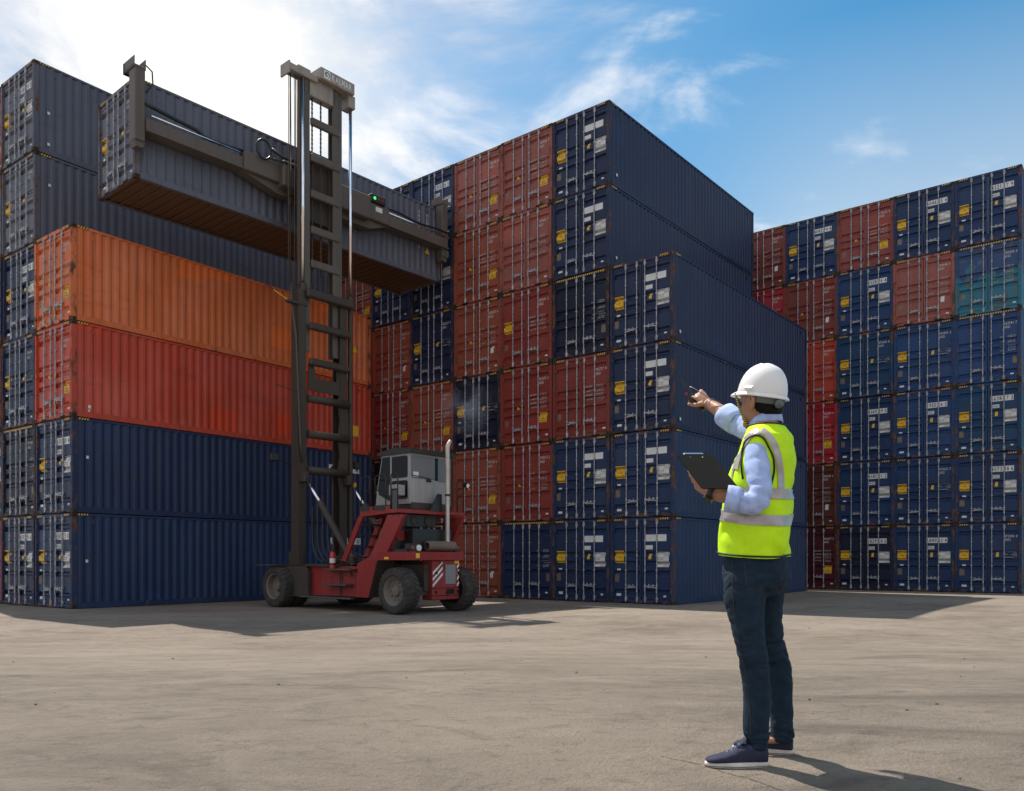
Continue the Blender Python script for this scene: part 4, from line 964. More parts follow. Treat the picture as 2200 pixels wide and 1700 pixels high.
    for xa in (r0-.03, r0+12.02):
        P('gripping_arm', M['spr'], lambda b: (b.box(xa-.15, xa+.15, .90, 1.30, 13.36, 15.42, 0, .03), b.box(xa-.17, xa+.17, .92, 1.62, 15.42, 15.50, 0, .01), b.box(xa-.17, xa-.15, .92, 1.6, 15.42, 15.72, 0), b.box(xa+.15, xa+.17, .92, 1.6, 15.42, 15.72, 0), b.box(xa-.17, xa+.17, 1.5, 1.62, 15.42, 15.72, 0), b.prism([(xa-.16, 13.36), (xa+.16, 13.36), (xa+.1, 13.2), (xa-.1, 13.2)], 'y', .95, 1.25)), sp)
        P('hose', M['plastic'], lambda b: b.tube([(xa+.16, .95, 15.6), (xa+.34, .9, 15.45), (xa+.36, .9, 15.1), (xa+.17, .92, 14.8)], .022, 8), sp, True)
    P('signal_box', [M['plastic'], M['green'], M['redlens']], lambda b: (b.box(r0+8.1, r0+8.75, .62, .85, 14.22, 14.50, 0, .02), *[b.lathe([(0, .055), (-.015, .05), (-.02, .01)], 'y', (r0+8.24+.18*i, .615, 14.36), 12, 1 if i == 0 else 2) for i in range(3)]), sp)
    P('hose_loop', M['plastic'], lambda b: (b.tube([(r0+3.75+.26*math.cos(R(a)), .6, 14.42+.30*math.sin(R(a))) for a in range(-30, 331, 20)], .035, 8), b.tube([(r0+4.0, .55, 14.5), (r0+4.4, .5, 14.35), (r0+4.9, .45, 14.38), (r0+5.4, .42, 14.2)], .05, 8), b.tube([(r0+3.9, .55, 14.2), (r0+4.5, .5, 14.22), (r0+5.2, .42, 14.1)], .035, 8)), sp, True)
    P('sticker', M['white'], lambda b: b.box(r0+8.35, r0+8.65, .694, .70, 13.95, 14.12), sp)
    P('carriage', M['mast'], lambda b: (b.box(-.5, .62, .40, .75, 12.6, 14.9), b.box(-.9, .95, .52, .80, 13.3, 13.9)))
build_truck()

# ------------------------------------------------------------------ exhaust smoke drifting from the truck
def smoke():
    b = MB(); b.ell((-1.30, 23.4, 5.75), ((.75, 0, 0), (0, .6, 0), (.12, 0, 1.05)))
    m, nt, N, L, p = newmat('thin_exhaust_smoke'); N.remove(p)
    v = N.new('ShaderNodeVolumePrincipled'); v.inputs['Color'].default_value = (.55, .62, .78, 1); v.inputs['Anisotropy'].default_value = .2
    tc = N.new('ShaderNodeTexCoord'); n = N.new('ShaderNodeTexNoise'); n.inputs['Scale'].default_value = 1.5; n.inputs['Detail'].default_value = 3; n.inputs['Distortion'].default_value = .8
    L.new(tc.outputs['Object'], n.inputs['Vector'])
    g = N.new('ShaderNodeVectorMath'); g.operation = 'SUBTRACT'; L.new(tc.outputs['Object'], g.inputs[0]); g.inputs[1].default_value = (-1.30, 23.4, 5.75)
    ln = N.new('ShaderNodeVectorMath'); ln.operation = 'LENGTH'; L.new(g.outputs[0], ln.inputs[0])
    r = N.new('ShaderNodeMapRange'); L.new(ln.outputs['Value'], r.inputs['Value']); r.inputs['From Min'].default_value = .85; r.inputs['From Max'].default_value = .1
    q = N.new('ShaderNodeMapRange'); L.new(n.outputs['Fac'], q.inputs['Value']); q.inputs['From Min'].default_value = .44; q.inputs['From Max'].default_value = .66
    mu = N.new('ShaderNodeMath'); mu.operation = 'MULTIPLY'; L.new(r.outputs[0], mu.inputs[0]); L.new(q.outputs[0], mu.inputs[1])
    m2 = N.new('ShaderNodeMath'); m2.operation = 'MULTIPLY'; L.new(mu.outputs[0], m2.inputs[0]); m2.inputs[1].default_value = .5
    L.new(m2.outputs[0], v.inputs['Density']); L.new(v.outputs[0], N['Material Output'].inputs['Volume'])
    tag(b.build('smoke', m, None, True), 'thin grey exhaust smoke drifting above the truck pipe', None, None, 'stuff')
smoke()

# ------------------------------------------------------------------ the man with the helmet
def W(px, py, d):
    """point at depth d seen at pixel (px, py) of the 2200 x 1700 frame; used only to take the pose off the photograph"""
    return Vector(((px-1100)/F_PX*d, d, CAM_Z+(HORIZON-py)*d/F_PX))
def remeshed(b, voxel, smooth_it=6, fac=.5):
    me = b.mesh('tmp', []); ob = bpy.data.objects.new('tmp', me); COL.objects.link(ob)
    r = ob.modifiers.new('r', 'REMESH'); r.mode = 'VOXEL'; r.voxel_size = voxel; r.use_smooth_shade = True
    if smooth_it: q = ob.modifiers.new('s', 'SMOOTH'); q.iterations = smooth_it; q.factor = fac
    dg = bpy.context.evaluated_depsgraph_get(); dg.update()
    out = bpy.data.meshes.new_from_object(ob.evaluated_get(dg)); bpy.data.objects.remove(ob); bpy.data.meshes.remove(me)
    return out
def wrinkle(me, fn):
    """push vertices along their normals by fn(point, normal)"""
    ns = [v.normal.copy() for v in me.vertices]
    for v, n in zip(me.vertices, ns): v.co += n*fn(v.co, n)
    me.update()
def limb(b, pts, rad, n=20, k=6, flat=1.0, up=None):
    P = smooth_path([(*p,) for p in pts], k); r = smooth_path([Vector((q, 0, 0)) for q in rad], k)
    b.tube(P, [q.x for q in r], n, flat=flat, up=up)
def build_man():
    def fabric(name, c, sc=240, rough=.85, var=.14, bump=.25):
        return simple(name, c, rough, 0, .25, var, 26, bump, sc)
    mat = dict(skin=simple('skin', (.36, .175, .105), .5, 0, .4, .12, 14, .08, 90), hair=simple('black_hair', (.006, .005, .0045), .7, 0, .2, .3, 90, .5, 160),
               shirt=fabric('light_blue_cotton', (.40, .50, .78), 300), vest=fabric('lime_mesh_cloth', (.60, .92, .012), 420, .7, .06, .2), tape=simple('reflective_tape', (.42, .37, .37), .35, .3, var=.12, vscale=30),
               jeans=fabric('dark_denim', (.010, .024, .042), 380, .85, .28, .35), shoe=fabric('navy_canvas', (.030, .032, .062), 300), sole=simple('white_rubber', (.60, .55, .48), .6, var=.2, vscale=18),
               trim=simple('black_binding', (.01, .01, .01), .7), helmet=simple('white_helmet_plastic', (.80, .78, .75), .28, 0, .5, .03, 6), band=simple('grey_suspension_strap', (.13, .13, .145), .5),
               strap=None, watch=simple('watch_strap_rubber', (.018, .020, .019), .5), lace=simple('blue_laces', (.10, .11, .19), .8), stitch=simple('copper_stitching', (.055, .036, .024), .8))
    base = W(1632, 1640, 3.84)
    man = empty('person', (base.x, base.y, .57)); tag(man, 'man in white helmet and lime vest pointing a radio at the containers', 'person')
    inv = man.matrix_basis.copy(); off = Vector((base.x, base.y, .57))
    def fin(name, me, m, parent=man, smooth=True):
        me.materials.clear()
        for q in (m if isinstance(m, list) else [m]): me.materials.append(q)
        if smooth: me.polygons.foreach_set('use_smooth', [True]*len(me.polygons))
        for v in me.vertices: v.co -= off
        me.update(); return put(name, me, parent)
    def part(name, b, m, parent=man, smooth=True):
        return fin(name, b.mesh(name, m if isinstance(m, list) else [m]), m, parent, smooth)
    # ---- torso as a function of angle (0 = his left side, 90 = front) and image row
    Fd = Vector((-.94, .34, 0)); Ld = Vector((-.34, -.94, 0))
    LEV = [(1212, 1622, .176, .140), (1190, 1623, .182, .149), (1150, 1623, .186, .154), (1100, 1625, .186, .153), (1044, 1631, .190, .146), (1000, 1641, .202, .136), (965, 1648, .208, .120), (944, 1650, .196, .104), (928, 1648, .150, .088), (914, 1645, .095, .074), (906, 1644, .070, .066)]
    def tor(phi, row, s=1.0):
        for (r0, c0, a0, b0), (r1, c1, a1, b1) in zip(LEV, LEV[1:]):
            if r1 <= row <= r0:
                t = (r0-row)/(r0-r1); c, a, bb = lerp(c0, c1, t), lerp(a0, a1, t), lerp(b0, b1, t); break
        else: c, a, bb = (LEV[0] if row > LEV[0][0] else LEV[-1])[1:]
        C0 = W(c, row, 3.86); cs, sn = math.cos(phi), math.sin(phi); e = .82
        x = math.copysign(abs(cs)**e, cs); y = math.copysign(abs(sn)**e, sn)
        return C0 + Ld*(a*s*x) + Fd*(bb*s*y)
    def torso(b, s, r0=1212, r1=906, n=48):
        rows = [r0+(r1-r0)*i/30 for i in range(31)]
        b.rings([[tor(2*math.pi*k/n, r, s) for k in range(n)] for r in rows])
    # ---- joints
    LS, LE, LC, LWr = W(1630, 958, 3.715), W(1631, 1078, 3.625), W(1572, 1074, 3.655), W(1521, 1057, 3.70)
    RS, RE, RC, RWr = W(1664, 946, 4.02), W(1600, 920, 4.20), W(1564, 899, 4.30), W(1521, 866, 4.43)
    nh, nk, na = W(1600, 1235, 3.775), W(1616, 1390, 3.735), W(1624, 1603, 3.745)
    fh, fk, fa = W(1650, 1235, 3.935), W(1662, 1385, 3.95), W(1682, 1578, 3.945)
    pel = W(1624, 1205, 3.86)
    hF = Vector((-.62, .78, 0)); hL = Vector((-.78, -.62, 0)); Z = Vector((0, 0, 1)); hc = W(1637, 862, 3.87)
    # ---- body: one continuous skin surface
    b = MB()
    b.ell(hc+Z*.01, (hF*.098, hL*.078, Z*.112)); b.ell(hc+hF*.030-Z*.062, (hF*.068, hL*.060, Z*.064))
    b.ell(hc+hF*.074-Z*.098, (hF*.026, hL*.030, Z*.022)); b.ell(hc+hF*.060-Z*.03, (hF*.034, hL*.055, Z*.045))
    nose = hc+hF*.100-Z*.022
    b.tube([nose+Z*.04-hF*.012, nose+Z*.012+hF*.004, nose+hF*.014-Z*.006, nose-Z*.016-hF*.004], [.008, .010, .014, .009], 10)
    for s in (-1, 1):
        b.ell(hc+hF*.088+hL*(.032*s)+Z*.016, (hF*.012, hL*.014, Z*.009)); b.ell(hc+hF*.090+hL*(.030*s)+Z*.036, (hF*.010, hL*.022, Z*.006))
        e = hc+hL*(.080*s)-hF*.002-Z*.020                                            # ears
        b.tube([e+Z*.030+hF*.006, e+Z*.033-hF*.010+hL*(.010*s), e+Z*.015-hF*.020+hL*(.014*s), e-Z*.012-hF*.012+hL*(.010*s), e-Z*.030+hF*.004+hL*(.002*s)], [.006, .008, .008, .008, .007], 8)
        b.ell(e-hF*.004+hL*(.002*s), (hF*.012, hL*.006, Z*.024))
    for dz in (-.062, -.072): b.ell(hc+hF*.094+Z*dz, (hF*.008, hL*.024, Z*.006))
    limb(b, [W(1645, 925, 3.875), W(1643, 900, 3.875), W(1640, 878, 3.878)], [.070, .062, .064], 20)
    torso(b, .84, 1196)
    limb(b, [W(1646, 985, 3.84), W(1632, 995, 3.72), lerp(LS, LE, .6), LE], [.05, .042, .040, .033]); limb(b, [LE, lerp(LE, LWr, .35), lerp(LE, LWr, .7), LWr], [.034, .034, .036, .028], flat=.9)
    limb(b, [W(1650, 960, 3.88), RS-Z*.01, RE], [.05, .048, .042]); limb(b, [RE, lerp(RE, RWr, .45), RWr], [.044, .040, .028], flat=.9)
    for h, k_, a in ((nh, nk, na), (fh, fk, fa)):
        limb(b, [lerp(pel, h, .5)+Z*.03, lerp(pel, h, .8)-Z*.05, k_, a-Z*.01], [.06, .058, .042, .028]); b.ell(a-Z*.028+Vector((-.05, .0, 0)), ((.06, 0, 0), (0, .022, 0), (0, 0, .016)))
    def hand(wr, d, side, nrm, curl, thumb, fl=1.0):
        """d: direction of the fingers, side: towards the thumb, nrm: out of the palm"""
        d, side, nrm = d.normalized(), side.normalized(), nrm.normalized()
        kn = wr+d*.082
        b.rings([[wr+d*(.086*t)+side*(w_*math.cos(2*math.pi*k/14))+nrm*(.013*h_*math.sin(2*math.pi*k/14)) for k in range(14)] for t, w_, h_ in ((-.15, .024, 1.5), (.15, .028, 1.4), (.5, .038, 1.35), (.85, .041, 1.15), (1.0, .038, .9))])
        for i, (ln, cu) in enumerate(zip((.070, .078, .073, .058), curl)):
            p = kn+side*(.029-.019*i)-d*.008-d*(.004*i); dd = d.copy(); P_ = [p]; rad = [.0098]
            for q, fr in enumerate((.45, .32, .26)):
                a = cu[q]; dd = (dd*math.cos(a)+nrm*math.sin(a)).normalized() if q == 0 else (Matrix.Rotation(a, 3, d.cross(nrm)) @ dd).normalized()
                P_.append(P_[-1]+dd*(ln*fr*fl)); rad.append((.0095, .0088, .0075)[q])
            b.tube(P_, rad, 10)
        t0 = wr+d*.022+side*.022; P_ = [t0]
        for v_, l_ in zip(thumb, (.038, .034, .028)):
            P_.append(P_[-1]+(d*v_[0]+side*v_[1]+nrm*v_[2]).normalized()*l_)
        b.tube(P_, [.0155, .0125, .0110, .0085], 10)
    # left hand carries the board: thumb along the near face, fingers round the far edge
    lw_d = W(1494, 1036, 3.745)-LWr
    hand(LWr, lw_d, Vector((-.25, -.25, .95)), Vector((.35, .85, .35)), ((.15, .35, .5), (.2, .4, .5), (.25, .45, .6), (.3, .5, .6)), ((.45, .8, -.2), (.55, .85, -.15), (.45, .9, -.1)))
    # right hand closes round the radio
    rw_d = W(1499, 846, 4.475)-RWr
    hand(RWr, rw_d, Vector((-.45, -.35, -.75)), Vector((-.35, .75, -.45)), ((.35, .7, .6), (.75, 1.1, .8), (.85, 1.1, .8), (.9, 1.1, .8)), ((.7, .5, .35), (.85, .2, .45), (.8, -.1, .6)))
    body = remeshed(b, .0042, 3, .45)
    fin('body', body, mat['skin'])
    # ---- jeans
    b = MB()
    rows = ((1180, 1622, .165, .130), (1205, 1622, .170, .143), (1232, 1622, .172, .150), (1258, 1622, .162, .142), (1280, 1622, .13, .11))
    b.rings([[W(c, r, 3.86)+Ld*(a*math.cos(2*math.pi*k/36))+Fd*(bb*math.sin(2*math.pi*k/36)) for k in range(36)] for r, c, a, bb in rows])
    b.ell(W(1655, 1238, 3.80), (Vector((.075, 0, 0)), Vector((0, .085, 0)), Z*.085)); b.ell(W(1672, 1236, 3.90), (Vector((.055, 0, 0)), Vector((0, .085, 0)), Z*.085))
    limb(b, [W(1601, 1232, 3.785), W(1600, 1284, 3.77), W(1606, 1340, 3.745), W(1613, 1390, 3.735), W(1622, 1440, 3.74), W(1626, 1500, 3.745), W(1624, 1560, 3.745), W(1626.5, 1608, 3.745)],
         [.092, .093, .075, .068, .064, .060, .058, .050], 28)
    limb(b, [W(1645, 1232, 3.93), W(1642, 1290, 3.94), W(1648, 1345, 3.945), W(1657, 1390, 3.95), W(1671, 1440, 3.96), W(1676, 1500, 3.955), W(1680, 1555, 3.95), W(1683, 1593, 3.948)],
         [.090, .088, .072, .066, .065, .058, .054, .050], 28)
    jm = remeshed(b, .0052, 5, .5)
    def jw(p, n):
        z = p.z-.57; d = 0
        knee = math.exp(-((z-.50)/.10)**2); ank = math.exp(-((z-.10)/.07)**2); hip = math.exp(-((z-.80)/.10)**2)
        q = noise.noise(Vector((p.x*7, p.y*7, z*46+3*noise.noise(Vector((p.x*9, p.y*9, z*6)))))); q2 = noise.noise(Vector((p.x*12, p.y*12, z*17+9)))
        q = q-.5*abs(q)
        d += (.010*knee+.009*ank+.004*hip+.0012)*q + .002*q2
        return d
    wrinkle(jm, jw)
    jo = fin('jeans', jm, mat['jeans'])
    b = MB()                                                                         # pocket and side seam stitching
    def on_jeans(pts, r=.0016):
        b.tube(pts, r, 5)
    def surf(px, py, guess):                                                         # nearest point of the denim along the sight line
        o = Vector((0, 0, CAM_Z))-off; t = W(px, py, guess)-off; ok, loc, nn, ix = jo.ray_cast(o, (t-o).normalized())
        return (loc+off+nn*.0008) if ok else None
    for pl in ([(1598, 1203), (1602, 1235), (1605, 1266), (1628, 1271), (1645, 1256)], [(1574, 1200), (1574, 1260), (1578, 1330), (1592, 1400), (1606, 1470), (1612, 1540), (1614, 1600)], [(1687, 1204), (1682, 1240), (1668, 1268), (1674, 1277)]):
        P_ = []
        for (x0, y0), (x1, y1) in zip(pl, pl[1:]):
            for k in range(5):
                q = surf(lerp(x0, x1, k/5), lerp(y0, y1, k/5), 3.7)
                if q: P_.append(q)
        if len(P_) > 3: b.tube(P_, .0014, 5)
    part('stitching', b, mat['stitch'], jo)
    # ---- shoes
    def shoe(heel, ang, gz_, name):
        d = Vector((math.cos(ang), math.sin(ang), 0)); s = Vector((-d.y, d.x, 0)); hp = Vector((heel.x, heel.y, gz_))
        def ring(t, hw, zlo, zhi, n=20, e=.8):
            o = []
            for k in range(n):
                a = 2*math.pi*k/n; c, q = math.cos(a), math.sin(a)
                o.append(hp+d*(.280*t)+s*(hw*math.copysign(abs(c)**e, c))+Z*((zlo+zhi)/2+(zhi-zlo)/2*math.copysign(abs(q)**e, q)))
            return o
        u = MB()
        u.rings([ring(*q) for q in ((.005, .022, .024, .070), (.02, .032, .018, .092), (.10, .037, .016, .098), (.24, .039, .016, .098), (.36, .041, .016, .100), (.46, .042, .016, .092), (.58, .045, .016, .075), (.72, .047, .016, .060), (.86, .044, .016, .050), (.95, .034, .018, .042), (.99, .018, .020, .034))])
        um = remeshed(u, .0045, 3, .4); wrinkle(um, lambda p, n: .0012*noise.noise(p*40))
        root = fin(name, um, mat['shoe'])
        so = MB(); pts = []
        for k in range(36):
            a = 2*math.pi*k/36; c, q = math.cos(a), math.sin(a); t = .5-.5*c
            w_ = .040+.008*math.sin(math.pi*min(1, t*1.3))*(1 if t > .4 else .4)
            pts.append((.286*(t)-.004, w_*math.copysign(abs(q)**.6, q)))
        def sr(z, k): return [hp+d*(.14+(x-.14)*k)+s*(y*k)+Z*z for x, y in pts]
        so.rings([sr(.001, .985), sr(.005, 1.008), sr(.020, 1.008), sr(.024, .97)]); part('sole', so, mat['sole'], root)
        ln = MB(); ln.rings([sr(.0055, 1.014), sr(.0085, 1.014)], None, False); part('sole_stripe', ln, mat['trim'], root)
        la = MB()
        for i in range(5):
            t = .44+.065*i; zt = .096-.052*(t-.44)/.3
            for sg in (-1, 1): la.tube([hp+d*(.28*t)+s*(.026*sg)+Z*(zt-.006), hp+d*(.28*(t+.02))+Z*(zt+.006), hp+d*(.28*(t+.045))-s*(.026*sg)+Z*(zt-.016)], .0032, 6)
        part('laces', la, mat['lace'], root)
        tg = MB(); tg.rings([[hp+d*(.28*t)+s*(.022*math.cos(2*math.pi*k/12))+Z*(z+.004*math.sin(2*math.pi*k/12)) for k in range(12)] for t, z in ((.5, .088), (.42, .108), (.37, .124), (.36, .128))]); part('tongue', tg, mat['shoe'], root)
        return root
    shoe(W(1649, 1640, 3.735), R(181), .57, 'shoe'); shoe(W(1704, 1621, 3.955), R(155), .57, 'shoe')
    # ---- shirt: torso, sleeves with rolled cuffs, collar
    b = MB(); torso(b, .895, 1176, 914)
    limb(b, [W(1645, 956, 3.80), W(1630, 961, 3.735), W(1628, 1003, 3.69), W(1632, 1045, 3.645), W(1631, 1072, 3.628), W(1618, 1082, 3.63), W(1594, 1078, 3.645), LC], [.052, .056, .057, .052, .050, .051, .049, .048], 26)
    limb(b, [W(1650, 946, 3.92), RS, RE, RC], [.070, .072, .058, .050], 26)
    sm = remeshed(b, .0052, 5, .5)
    def swk(p, n):
        de = (p-LE).length; df = (p-RC).length
        f = math.exp(-(de/.11)**2); g = math.exp(-(df/.22)**2)
        q = noise.noise(Vector((p.x*13+p.z*26, p.y*10, p.z*20-p.x*22))); q2 = noise.noise(p*15); q = q-.6*abs(q)
        return (.0085*f+.007*g+.0026)*q+.0022*q2
    wrinkle(sm, swk); sh = fin('shirt', sm, mat['shirt'])
    def cuff(c0, c1, r, name='cuff'):
        d = (c1-c0).normalized(); u = MB(); n = 28; A = d.orthogonal().normalized(); B = d.cross(A); L_ = (c1-c0).length
        pr = [(-.01, r*.86), (0, r*1.04), (.3, r*1.08), (.7, r*1.10), (1.0, r*1.10), (1.03, r*1.02), (.98, r*.82), (.8, r*.78)]
        u.rings([[c0+d*(L_*t)+(A*math.cos(2*math.pi*k/n)+B*math.sin(2*math.pi*k/n))*(rr_*(1+.05*math.sin(3*2*math.pi*k/n+t*2))) for k in range(n)] for t, rr_ in pr], None, False)
        part(name, u, mat['shirt'], sh)
    cuff(W(1589, 1077, 3.645), W(1560, 1072, 3.66), .055); cuff(W(1584, 909, 4.24), W(1557, 892, 4.31), .059)
    u = MB(); n = 40; nc = W(1644, 905, 3.872)                                       # collar: a folded band round the neck, higher at the back
    def cr(r, dz, lean): return [nc+(hF*(.97*math.cos(2*math.pi*k/n))+hL*(.92*math.sin(2*math.pi*k/n)))*r+Z*(dz-.026*math.cos(2*math.pi*k/n))+hF*lean for k in range(n)]
    u.rings([cr(.066, -.02, 0), cr(.068, .012, 0), cr(.071, .020, 0), cr(.077, .012, 0), cr(.088, -.028, .004), cr(.084, -.034, .004)], None, False)
    part('collar', u, mat['shirt'], sh)
    # ---- vest
    b = MB(); n = 96; rows = [1190-(1190-917)*i/70 for i in range(71)]
    def vs_(phi, row):
        k = .985+.022*sstep(1060, 1190, row)+.010*math.sin(phi*3+row*.02)*sstep(1000, 1190, row)
        return k
    dip = lambda phi: 4*math.sin(phi-.4)
    b.rings([[tor(2*math.pi*k/n, min(1211, r+(3+8*math.cos(2*math.pi*k/n+.5))*sstep(1150, 1190, r)), vs_(2*math.pi*k/n, r)) for k in range(n)] for r in rows], None, False)
    vm = b.mesh('vest', [mat['vest']])
    def vw(p, n_):
        z = p.z-.57; low = sstep(1.35, .95, z)
        q = noise.noise(Vector((p.x*6, p.y*6, z*9+2*noise.noise(Vector((p.x*5, p.y*5, z*3)))))); q2 = noise.noise(Vector((p.x*9+z*12, p.y*9, z*10-p.x*9)))
        q = q-.7*abs(q)
        return (.008+.013*low)*(q+.35)+.006*q2
    wrinkle(vm, vw); ve = fin('vest', vm, mat['vest'])
    sol = ve.modifiers.new('thickness', 'SOLIDIFY'); sol.thickness = .003; sol.offset = 1
    def on_vest(phi, row, lift=.0025):
        """point on the vest cloth at an angle and row"""
        p = tor(phi, row, vs_(phi, row)); c = W(0, row, 3.86); c = Vector((W(1630, row, 3.86).x, 3.86, p.z)); d = (p-c); d.z = 0; d.normalize()
        o = p+d*.12-off; ok, loc, nn, ix = ve.ray_cast(o, -d, distance=.3)
        return (loc+off+d*(lift+.003)) if ok else p+d*lift
    def tape(name, centre, width, closed=False, m=None, lift=.0025):
        """strip of tape laid over the vest; centre: list of (phi, row, dphi, drow) with the half-width vector"""
        u = MB(); Ls = [[on_vest(p+dp*s, r+dr*s, lift) for s in (-1, -.33, .33, 1)] for p, r, dp, dr in centre]
        for i in range(len(Ls)-(0 if closed else 1)):
            j = (i+1) % len(Ls)
            for k in range(3): u.add([Ls[i][k], Ls[i][k+1], Ls[j][k+1], Ls[j][k]], [(0, 1, 2, 3)])
        part(name, u, m or mat['tape'], ve)
    N_ = 90
    ph = [2*math.pi*k/N_ for k in range(N_)]
    tape('reflective_band', [(p, 1110+13*math.cos(p+.6), 0, 11.0) for p in ph], 0, True)
    tape('reflective_band', [(p, 1058+10*math.cos(p+.6), 0, 10.5) for p in ph], 0, True)
    def traced(pts, lift, k=5):
        """points on the vest cloth under a line read off the photograph"""
        o = []; P_ = smooth_path([Vector((x, y, 0)) for x, y in pts], k)
        for q in P_:
            e = Vector((0, 0, CAM_Z))-off; t = W(q.x, q.y, 3.7)-off; ok, loc, nn, ix = ve.ray_cast(e, (t-e).normalized())
            if ok: o.append(loc+off+(nn if nn.y < 0 else -nn)*(lift+.003))
        return o
    def traced_tape(pts, w_):
        E_ = []
        for s_ in (-1, -.33, .33, 1):
            line = []
            for i, (x, y) in enumerate(pts):
                x0, y0 = pts[max(i-1, 0)]; x1, y1 = pts[min(i+1, len(pts)-1)]; d = Vector((x1-x0, y1-y0)).normalized(); line.append((x-d.y*w_*s_, y+d.x*w_*s_))
            E_.append(traced(line, .0025))
        m_ = min(len(e) for e in E_); u = MB()
        for i in range(m_-1):
            for k in range(3): u.add([E_[k][i], E_[k+1][i], E_[k+1][i+1], E_[k][i+1]], [(0, 1, 2, 3)])
        part('reflective_band', u, mat['tape'], ve)
    traced_tape([(1637, 926), (1651, 937), (1664, 957), (1672, 985), (1676, 1018), (1677, 1050)], 6.5)
    traced_tape([(1632, 926), (1612, 938), (1596, 958), (1586, 985), (1580, 1015), (1577, 1045)], 6.0)
    u = MB(); u.tube(traced([(1597, 1030), (1594, 1000), (1597, 968), (1606, 946), (1625, 936), (1641, 943), (1652, 962), (1661, 985), (1662, 1015), (1655, 1046)], .002), .0045, 8); part('armhole_binding', u, mat['trim'], ve)
    u = MB(); u.tube([on_vest(p, 1186+(3+8*math.cos(p+.5)), .001) for p in ph]+[on_vest(0, 1186+(3+8*math.cos(.5)), .001)], .0042, 8); part('hem_binding', u, mat['trim'], ve)
    u = MB(); u.tube([on_vest(p, 918.5, .000) for p in ph]+[on_vest(0, 918.5, 0)], .0042, 8); part('neck_binding', u, mat['trim'], ve)
    # ---- hair, helmet, strap
    b = MB()
    b.ell(hc-hF*.016+Z*.012, (hF*.090, hL*.0815, Z*.104)); b.ell(hc-hF*.052-Z*.045, (hF*.044, hL*.062, Z*.046))
    hm = remeshed(b, .005, 2, .4)
    def hw(p, n):
        q = p-hc; f = q.dot(hF)
        keep = sstep(.055, .02, f)*sstep(-.098+.05*sstep(-.02, .04, f), -.07+.05*sstep(-.02, .04, f), q.z)
        return -.035*(1-keep)+.0018*noise.noise(Vector((p.x*180, p.y*180, p.z*20)))
    wrinkle(hm, hw); fin('hair', hm, mat['hair'])
    tilt = Matrix.Rotation(R(-13), 3, hL)                                              # the brim rises to the front
    T3 = lambda f, l, z: W(1637, 851, 3.87)+tilt@(hF*f+hL*l)+(tilt@Z)*z
    b = MB(); n = 56
    def hring(k, z, ex=1.0): return [T3((.122 if math.cos(2*math.pi*i/n) > 0 else .118)*k*ex*math.cos(2*math.pi*i/n), .099*k*math.sin(2*math.pi*i/n), z) for i in range(n)]
    prof = [(1.0, .0)]+[(math.cos(R(a))**.80, .146*math.sin(R(a))**.95) for a in (6, 14, 24, 34, 44, 54, 64, 72, 79, 85, 88.5)]
    b.rings([hring(.965, -.004)]+[hring(k, z) for k, z in prof])
    ridge = []
    for l in (-.034, 0, .034):                                                       # raised ridges over the crown
        pts = []
        for a in range(-62, 64, 6):
            f = math.sin(R(a)); k = math.sqrt(max(0, 1-f*f)); pts.append(T3(.108*f, l*(.6+.4*k), .1455*k**.9*(1-(l/.099)**2*.35)))
        ridge.append(pts)
    he = part('helmet', b, mat['helmet'])
    for pts in ridge: b = MB(); b.tube(pts, .0045, 8); part('ridge', b, mat['helmet'], he)
    b = MB()
    def brim(k, kz): return [T3((.123*k+(.030 if k > 1 else .0)*max(0, math.cos(2*math.pi*i/n))**1.5)*math.cos(2*math.pi*i/n), .100*k*math.sin(2*math.pi*i/n), kz-.010*(k > 1)*max(0, math.cos(2*math.pi*i/n))) for i in range(n)]
    b.rings([brim(.97, .010), brim(1.03, .003), brim(1.075, -.003), brim(1.075, -.009), brim(1.02, -.008), brim(.95, -.006)], None, False); part('brim', b, mat['helmet'], he)
    for s in (-1, 1): b = MB(); b.tube([T3(.026, .099*s, .024), T3(-.014, .102*s, .024)], .011, 4, up=(tilt@Z)); part('side_slot', b, mat['helmet'], he, False)
    b = MB()                                                                         # head band and ratchet below the shell
    b.rings([[T3(.110*kk*math.cos(R(a)), .088*kk*math.sin(R(a)), z) for a in range(104, 257, 6)] for kk, z in ((1.0, -.004), (1.02, -.012), (1.0, -.034), (.96, -.036))], None, False, False); part('head_band', b, mat['band'], he)
    b = MB(); c = T3(-.112, .030, -.030); d = (tilt@(-hF)).normalized(); b.cyl(c, c+d*.016, .020, 12); b.cyl(c+d*.016, c+d*.020, .012, 12); part('ratchet', b, mat['band'], he)
    m, nt, N, L, p = newmat('yellow_black_cord'); tc = N.new('ShaderNodeTexCoord'); w_ = N.new('ShaderNodeTexWave'); w_.inputs['Scale'].default_value = 38; w_.bands_direction = 'Z'
    L.new(tc.outputs['Object'], w_.inputs['Vector']); cr_ = N.new('ShaderNodeValToRGB'); cr_.color_ramp.interpolation = 'CONSTANT'; cr_.color_ramp.elements[0].color = (.012, .012, .012, 1); cr_.color_ramp.elements[1].position = .55; cr_.color_ramp.elements[1].color = (.55, .45, .02, 1)
    L.new(w_.outputs[0], cr_.inputs[0]); L.new(cr_.outputs[0], p.inputs['Base Color'])
    b = MB(); b.tube(smooth_path([T3(.088, .084, -.004), hc+hF*.070+hL*.078-Z*.03, hc+hF*.052+hL*.064-Z*.085, hc+hF*.050+hL*.03-Z*.118, hc+hF*.05-Z*.124, hc+hF*.050-hL*.03-Z*.118, hc+hF*.052-hL*.064-Z*.08, T3(.088, -.084, -.004)], 5), .0052, 8); part('chin_strap', b, m, he)
